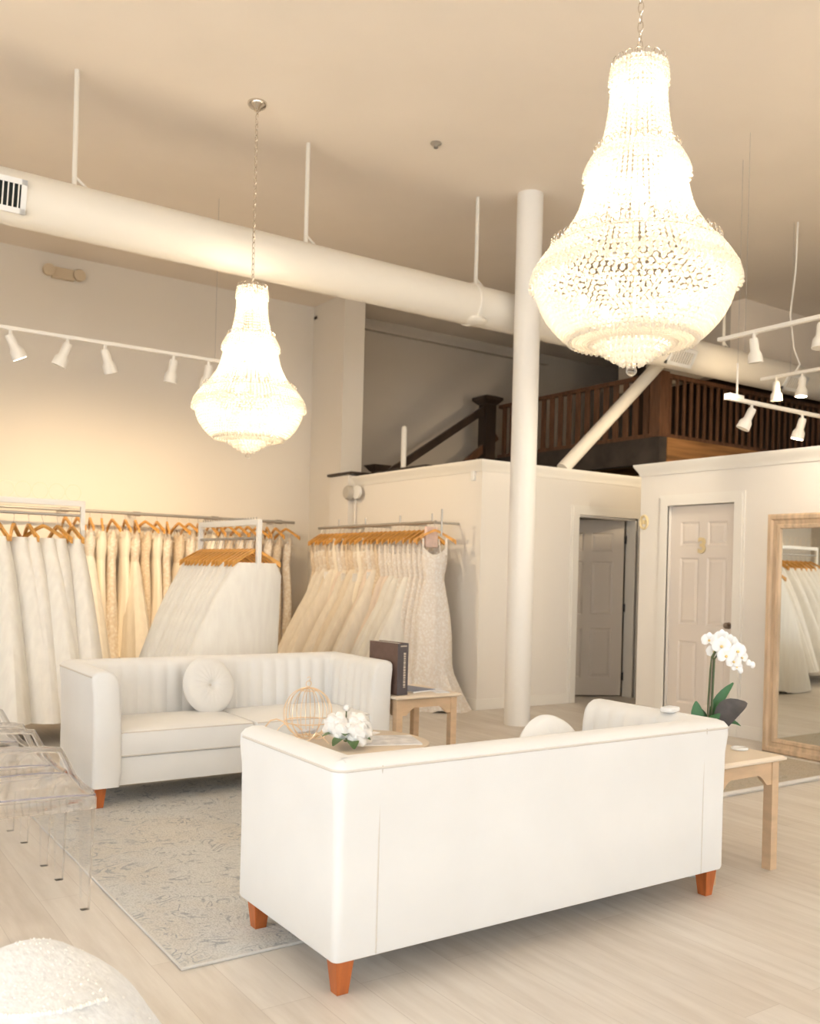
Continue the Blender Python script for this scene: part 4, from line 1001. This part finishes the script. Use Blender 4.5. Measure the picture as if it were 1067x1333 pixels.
# ------------------------------------------------------------------ gown spread on the floor, bottom left
gt = thing('sequinned_gown', 'white sequinned tulle gown spread in a mound on the floor, bottom left corner', 'gown', (.50, 2.47, 0))
mb = MB(); nr, na = 44, 120; random.seed(11)
waves = [(random.uniform(.2, .75), random.uniform(10, 24), random.random()*6.28, random.uniform(.5, 1)) for _ in range(7)]
def gown_h(x, y, q):
    f = sum(A*math.sin(k*(x*math.sin(an)-y*math.cos(an))+ph+1.5*math.sin(4*x+ph)) for an, k, ph, A in waves)/4
    return max(.004, .345*(1-q**2.5)**.9+.060*f*(1-q**4)+.004)
for i in range(nr+1):
    q = i/nr
    for k in range(na):
        a = 2*PI*k/na; R0 = .44*(1+(.03*math.sin(3*a+1)+.02*math.sin(8*a)+.012*math.sin(17*a+2))*q)
        x, y = R0*q*math.cos(a), R0*q*math.sin(a); mb.v.append((x, y, gown_h(x, y, q)))
for i in range(nr):
    for k in range(na): mb.f.append((i*na+k, i*na+(k+1) % na, (i+1)*na+(k+1) % na, (i+1)*na+k))
gk = mb.build('skirt', 'sequin', gt)
bd = MB()
for j in range(34):
    u = j/33; x = -.07+.27*u; y = -.15-.06*math.sin(PI*u); q = min(1, math.hypot(x, y)/.44)
    bd.sphere((x, y, gown_h(x, y, q)+.003), .005 if j % 3 else .007, 8, 6)
bd.build('pearl_trim', 'bead', gk, kind='stuff')
sq = MB(); random.seed(31)
for j in range(420):
    a, q = random.uniform(-2.6, 1.2), random.uniform(.15, .97); x, y = .44*q*math.cos(a), .44*q*math.sin(a)
    sq.sphere((x, y, gown_h(x, y, q)+.001), random.uniform(.0012, .0028), 6, 4)
sq.build('sequins', 'bead', gk, kind='stuff')

# ------------------------------------------------------------------ gowns and hangers
def make_hanger():
    t = thing('wooden_hanger', 'honey wooden hanger', 'hanger', (0, 0, -50))
    mb = MB(); n = 17
    for i in range(n):
        u = i/(n-1)*2-1; y = .215*u; z = -.095-.105*abs(u)**1.2; w_ = .009+.004*(1-abs(u)); h_ = .013+.010*abs(u)**3
        x = .02*abs(u)**2
        for a_, c_ in ((-1, -1), (1, -1), (1, 1), (-1, 1)): mb.v.append((x+a_*w_, y, z+c_*h_+.012*(1-abs(u))))
    for i in range(n-1):
        for k in range(4): mb.f.append((i*4+k, i*4+(k+1) % 4, i*4+4+(k+1) % 4, i*4+4+k))
    mb.f += [(0, 1, 2, 3), tuple(4*n-4+k for k in range(4))]
    mb.build('shoulder_bar', 'honey', t)
    pts = [(0, .017*math.cos(a), -.002+.017*math.sin(a)) for a in [math.radians(200-i*22) for i in range(11)]]+[(0, 0, -.05), (0, 0, -.10)]
    MB().tube(pts, .0022, 5).build('hook', 'steel', t)
    return t
HG = make_hanger()
GOWNS = {}
def make_gown(kind, seed):
    random.seed(seed)
    spec = {  # bodice, skirt material, half width at hem, half thickness, words
        'satin': ('ivory', 'ivory', .30, .11, 'smooth ivory satin gown'),
        'ball': ('lace', 'ivoryt', .46, .16, 'full ivory tulle gown with lace bodice'),
        'white': ('lacew', 'whitet', .46, .16, 'full white tulle gown'),
        'soft': ('whitet', 'softt', .48, .17, 'pale layered tulle gown'),
        'lace': ('lace', 'lace', .30, .12, 'slim ivory lace gown'),
        'lacew': ('lacew', 'lacew', .34, .17, 'white lace gown'),
        'blush': ('lacew', 'blusht', .42, .15, 'blush tulle gown'),
        'champ': ('tan', 'champt', .42, .14, 'champagne tulle gown with beaded bodice'),
        'tan': ('tan', 'tan', .24, .09, 'narrow tan beaded gown'),
        'veil': ('softt', 'softt', .50, .15, 'pale layered tulle gown'),
        'veilw': ('whitet', 'whitet', .52, .15, 'full white tulle gown'),
    }[kind]
    bm_, sm_, wh, th, words = spec
    t = thing('wedding_gown', words, 'gown', (0, 0, -50)); t['_w'] = words
    L = 1.60; na = 56
    ph = [random.random()*6.28 for _ in range(5)]
    def ringz(z, bY, aX, cy, amp, w1, top=0):
        out = []
        for k in range(na):
            a = 2*PI*k/na
            f = .55*math.sin(7*a+ph[0]+w1)+.35*math.sin(13*a+ph[1]-w1)+.25*math.sin(21*a+ph[2])
            m_ = 1+amp*f
            zz = z+top*(abs(math.sin(a))**2*.09)
            out.append((aX*math.cos(a)*m_, cy+bY*math.sin(a)*(1+amp*.35*f), zz))
        return out
    bo = MB(); rows = []
    for z, bY, aX in ((-.30, .135, .045), (-.34, .140, .055), (-.40, .135, .055), (-.48, .115, .045), (-.55, .108, .04)): rows.append(ringz(z, bY, aX, 0, .04, 0, 1 if z == -.30 else 0))
    for r in rows: bo.v += r
    for i in range(len(rows)-1):
        for k in range(na): bo.f.append((i*na+k, i*na+(k+1) % na, (i+1)*na+(k+1) % na, (i+1)*na+k))
    b = bo.build('bodice', bm_, t)
    if not kind.startswith('veil'):
        for s_ in (-1, 1):
            sp_ = MB(); P_ = [(.030, -.30), (.020, -.22), (.004, -.150), (-.004, -.150), (-.020, -.22), (-.030, -.30)]
            for x_, z_ in P_: sp_.v += [(x_, s_*.125-.011, z_), (x_, s_*.125+.011, z_)]
            for i in range(5): sp_.f.append((2*i, 2*i+1, 2*i+3, 2*i+2))
            sp_.build('strap', bm_, b, smooth=False)
    sk_ = MB(); nrw = 14; vl = kind.startswith('veil'); slim = kind in ('satin', 'lace', 'lacew', 'tan')
    for i in range(nrw+1):
        q = i/nrw; z = -.53-(L-.53+.10)*q
        if vl: z = -.20-(L-.20+.08)*q
        e = q**(1.7 if slim else .7)
        b0_, a0_ = (.19, .05) if vl else (.112, .042)
        bY = b0_+(wh-b0_)*e+(.05*math.sin(PI*min(1, q*1.6)) if slim else 0); aX = a0_+(th-a0_)*e
        r = ringz(z, bY, aX, -max(0, bY*1.12-.27), (.015+.05*q) if vl else (.03+.10*q), q*1.2)
        sk_.v += [(x, y, z_+.02*math.sin(3*math.atan2(y, x)+ph[3])*q) for x, y, z_ in r]
    for i in range(nrw):
        for k in range(na): sk_.f.append((i*na+k, i*na+(k+1) % na, (i+1)*na+(k+1) % na, (i+1)*na+k))
    sk_.build('skirt', sm_, t)
    GOWNS[kind] = t
    return t
for i, k_ in enumerate(('satin', 'ball', 'white', 'soft', 'lace', 'lacew', 'blush', 'champ', 'tan', 'veil', 'veilw')): make_gown(k_, 100+i*7)
random.seed(21)
used = []
def hang(kind, pos, rz, label, hlabel, group, hgroup, sc=(1, 1, 1), hyaw=0, tagit=False):
    src = GOWNS[kind]; g = dup(src, pos, rz, label, sc, group)
    h = dup(HG, pos, rz+hyaw, hlabel, None, hgroup)
    if tagit:
        m_ = MB().box(-.002, -.03, -.05, .002, .03, .04); c = m_.build('price_tag', 'tagcard', g, smooth=False); c.location = (.0, -.14-.02, -.60)
        c['label'] = 'white card tag'
    used.append(g); return g
ZL = 1.95
def rail(name, label, p0, p1, brackets, m='steel', r=.017):
    t = thing(name, label, 'clothes rail', (0, 0, 0)); p0, p1 = Vector(p0), Vector(p1); d = (p1-p0)
    MB().tube([p0, p1], r, 12).build('pipe', m, t)
    return t
# long rail along the left wall
t = rail('pipe_clothes_rail', 'long galvanised pipe rail running along the left wall', (.3, 10.58, ZL), (5.42, 10.58, ZL), 0)
for x in (1.2, 2.6, 3.4, 4.35, 5.2):
    MB().tube([(x, 10.58, ZL), (x, YL, ZL)], .014, 8).build('wall_bracket', 'steel', t)
    MB().lathe([(.026, -.04), (.026, .04)], 12, (x, 10.58, ZL), Matrix.Rotation(PI/2, 4, 'Y')).build('coupling', 'steel', t)
kinds = ['lace', 'satin', 'white', 'satin', 'lace', 'satin', 'ball', 'tan', 'satin', 'lace', 'champ', 'ball', 'lace', 'satin', 'lacew', 'champ', 'lace', 'ball', 'tan', 'lace', 'tan', 'lace']
n = len(kinds)
for i, k_ in enumerate(kinds):
    x = 2.62+i*(5.30-2.62)/(n-1)
    w_ = GOWNS[k_]['_w']
    hang(k_, (x+random.uniform(-.015, .015), 10.58, ZL), random.uniform(-.12, .12), '%s, %s from left on the long wall rail' % (w_, ordinal(i)),
         'honey wooden hanger on the long wall rail, %s from the left' % ordinal(i), 'gowns on the long wall rail', 'hangers on the long wall rail', (1.15, .85 if k_ in ('tan', 'lace', 'lacew', 'satin') else .95, random.uniform(.94, 1.04)), random.uniform(-.35, .35))
# shorter rail on the rack partition
ZR = 1.87; RX = 5.45
t = rail('pipe_clothes_rail', 'shorter dark galvanised pipe rail on the low partition left of the column', (RX, 7.55, ZR), (RX, 9.98, ZR), 0)
for y in (7.62, 8.2, 8.9, 9.5):
    MB().tube([(RX, y, ZR), (XR-.001, y, ZR)], .013, 8).build('wall_bracket', 'steel', t); MB().tube([(RX, y, ZR), (RX, y, ZR+.09)], .008, 8).build('rail_pin', 'steel', t)
MB().tube([(RX+.02, 7.48, ZR+.13), (RX+.02, 7.48, ZR-.14)], .010, 8).build('end_post', 'steel', t)
kinds = ['tan', 'ball', 'lace', 'ball', 'champ', 'ball', 'satin', 'blush', 'ball', 'tan', 'champ', 'ball', 'satin', 'lace', 'blush', 'ball', 'tan', 'blush', 'blush', 'white', 'white', 'lacew', 'white', 'lacew', 'lacew', 'lacew']
n = len(kinds)
for i, k_ in enumerate(kinds):
    y = 9.92-i*(9.92-7.66)/(n-1); w_ = GOWNS[k_]['_w']
    hang(k_, (RX, y, ZR), -PI/2+random.uniform(-.12, .12), '%s, %s from left on the shorter partition rail' % (w_, ordinal(i)),
         'honey wooden hanger on the shorter partition rail, %s from the left' % ordinal(i), 'gowns on the shorter partition rail', 'hangers on the shorter partition rail', (1.15, 1.0, random.uniform(.92, 1.0) if i < 17 else random.uniform(1.04, 1.09)), random.uniform(-.25, .25), tagit=i in (5, 9, 12, 15))
hang('lacew', (RX-.03, 7.52, ZR), math.radians(55.7), 'long white lace gown turned to face the room at the end of shorter rail', 'honey wooden hanger at the very end of the shorter partition rail, facing the room', 'gowns on the shorter partition rail', 'hangers on the shorter partition rail', (1.5, .92, 1.10))
o = MB().box(-.075, -.018, -.17, .075, .018, .04).build('blush_cloth', 'pinkcloth', bevel=.012, loc=(RX-.02, 7.60, ZR-.085)); tag(o, 'pale pink cloth draped over the end hanger of the shorter rail', 'cloth')

# rolling racks
def rolling(label, c, rz, length, h, hoops=False, h2=None):
    t = thing('rolling_rack', label, 'rolling rack', c, rz); a = length/2
    MB().box(-a, -.02, h-.035, a, .02, h+.012).build('top_bar', 'white', t, smooth=False, bevel=.004)
    if h2: MB().tube([(-a, 0, h2), (a, 0, h2)], .012, 10).build('hanging_bar', 'steel', t)
    for s_ in (-1, 1):
        MB().box(s_*a-.018, -.018, .10, s_*a+.018, .018, h+.012).build('post', 'white', t, smooth=False, bevel=.004)
        MB().box(s_*a-.02, -.25, .09, s_*a+.02, .25, .125).build('foot', 'white', t, smooth=False, bevel=.004)
        for q in (-1, 1):
            cs = MB().tube([(s_*a-.014, q*.23, .032), (s_*a+.014, q*.23, .032)], .032, 16); cs.tube([(s_*a, q*.23, .035), (s_*a, q*.23, .095)], .010, 8)
            cs.build('caster', 'black', t)
    MB().box(-a, -.015, .10, a, .015, .13).build('bottom_bar', 'white', t, smooth=False)
    if hoops:
        for i in range(12):
            x = -a+.08+i*(length-.16)/11; MB().tube([(x+.062*math.cos(q), 0, h+.012+.066+.066*math.sin(q)) for q in [2*PI*j/24 for j in range(24)]], .0016, 5, closed=True).build('wire_hoop', 'gold', t)
    else:
        for i in range(22):
            x = -a+.05+i*(length-.10)/21; MB().tube([(x, 0, h), (x, 0, h+.03)], .005, 5).build('peg', 'steel', t)
    return t
R1Y, R1H, R1X = 7.95, 1.87, 1.30
rolling('white rolling rack crowded with pale tulle gowns at the left edge', (R1X, R1Y, 0), 0, 1.60, R1H, True, 1.76)
for i in range(13):
    x = .66+i*.113
    hang(('veil', 'veilw', 'veil')[i % 3], (x, R1Y, 1.745), random.uniform(-.2, .2), '%s, %s from the right on the leftmost rolling rack' % (('pale layered tulle gown', 'full white tulle gown', 'pale layered tulle gown')[i % 3], ordinal(12-i)),
         'honey wooden hanger on the crowded rolling rack, %s from the right' % ordinal(12-i), 'gowns on the left rolling rack', 'hangers on the left rolling rack', (1.3, 1.05, .925), random.uniform(-.7, .7))
a0 = Vector((3.17, 6.80)); a1 = Vector((3.10, 7.85)); cc = (a0+a1)/2; an = math.atan2(a1.y-a0.y, a1.x-a0.x)
rolling('white rolling rack with slanting orange hangers standing behind the far sofa', (cc.x, cc.y, 0), an, 1.06, 1.74, False, 1.60)
for i in range(14):
    q = .04+.92*i/13; p = a0.lerp(a1, q)
    hang(('veilw', 'veil', 'veilw', 'veilw')[i % 4], (p.x, p.y, 1.59), an+PI+random.uniform(-.06, .06), '%s, %s from the front on rolling rack behind far sofa' % ((GOWNS[('veilw', 'veil', 'veilw', 'veilw')[i % 4]]['_w']), ordinal(i)),
         'honey wooden hanger on the rack behind the far sofa, %s from the front' % ordinal(i), 'gowns on the rack behind the far sofa', 'hangers on the rack behind the far sofa', (1.1, .95, .93), random.uniform(-.08, .08))
# remove the sources kept below the floor
for src in list(GOWNS.values())+[HG]:
    for c, g in [(c, children_of(c)) for c in children_of(src)]:
        for q in g: bpy.data.objects.remove(q)
        bpy.data.objects.remove(c)
    bpy.data.objects.remove(src)
for g in used:
    if '_w' in g.keys(): del g['_w']
bpy.context.view_layer.update()
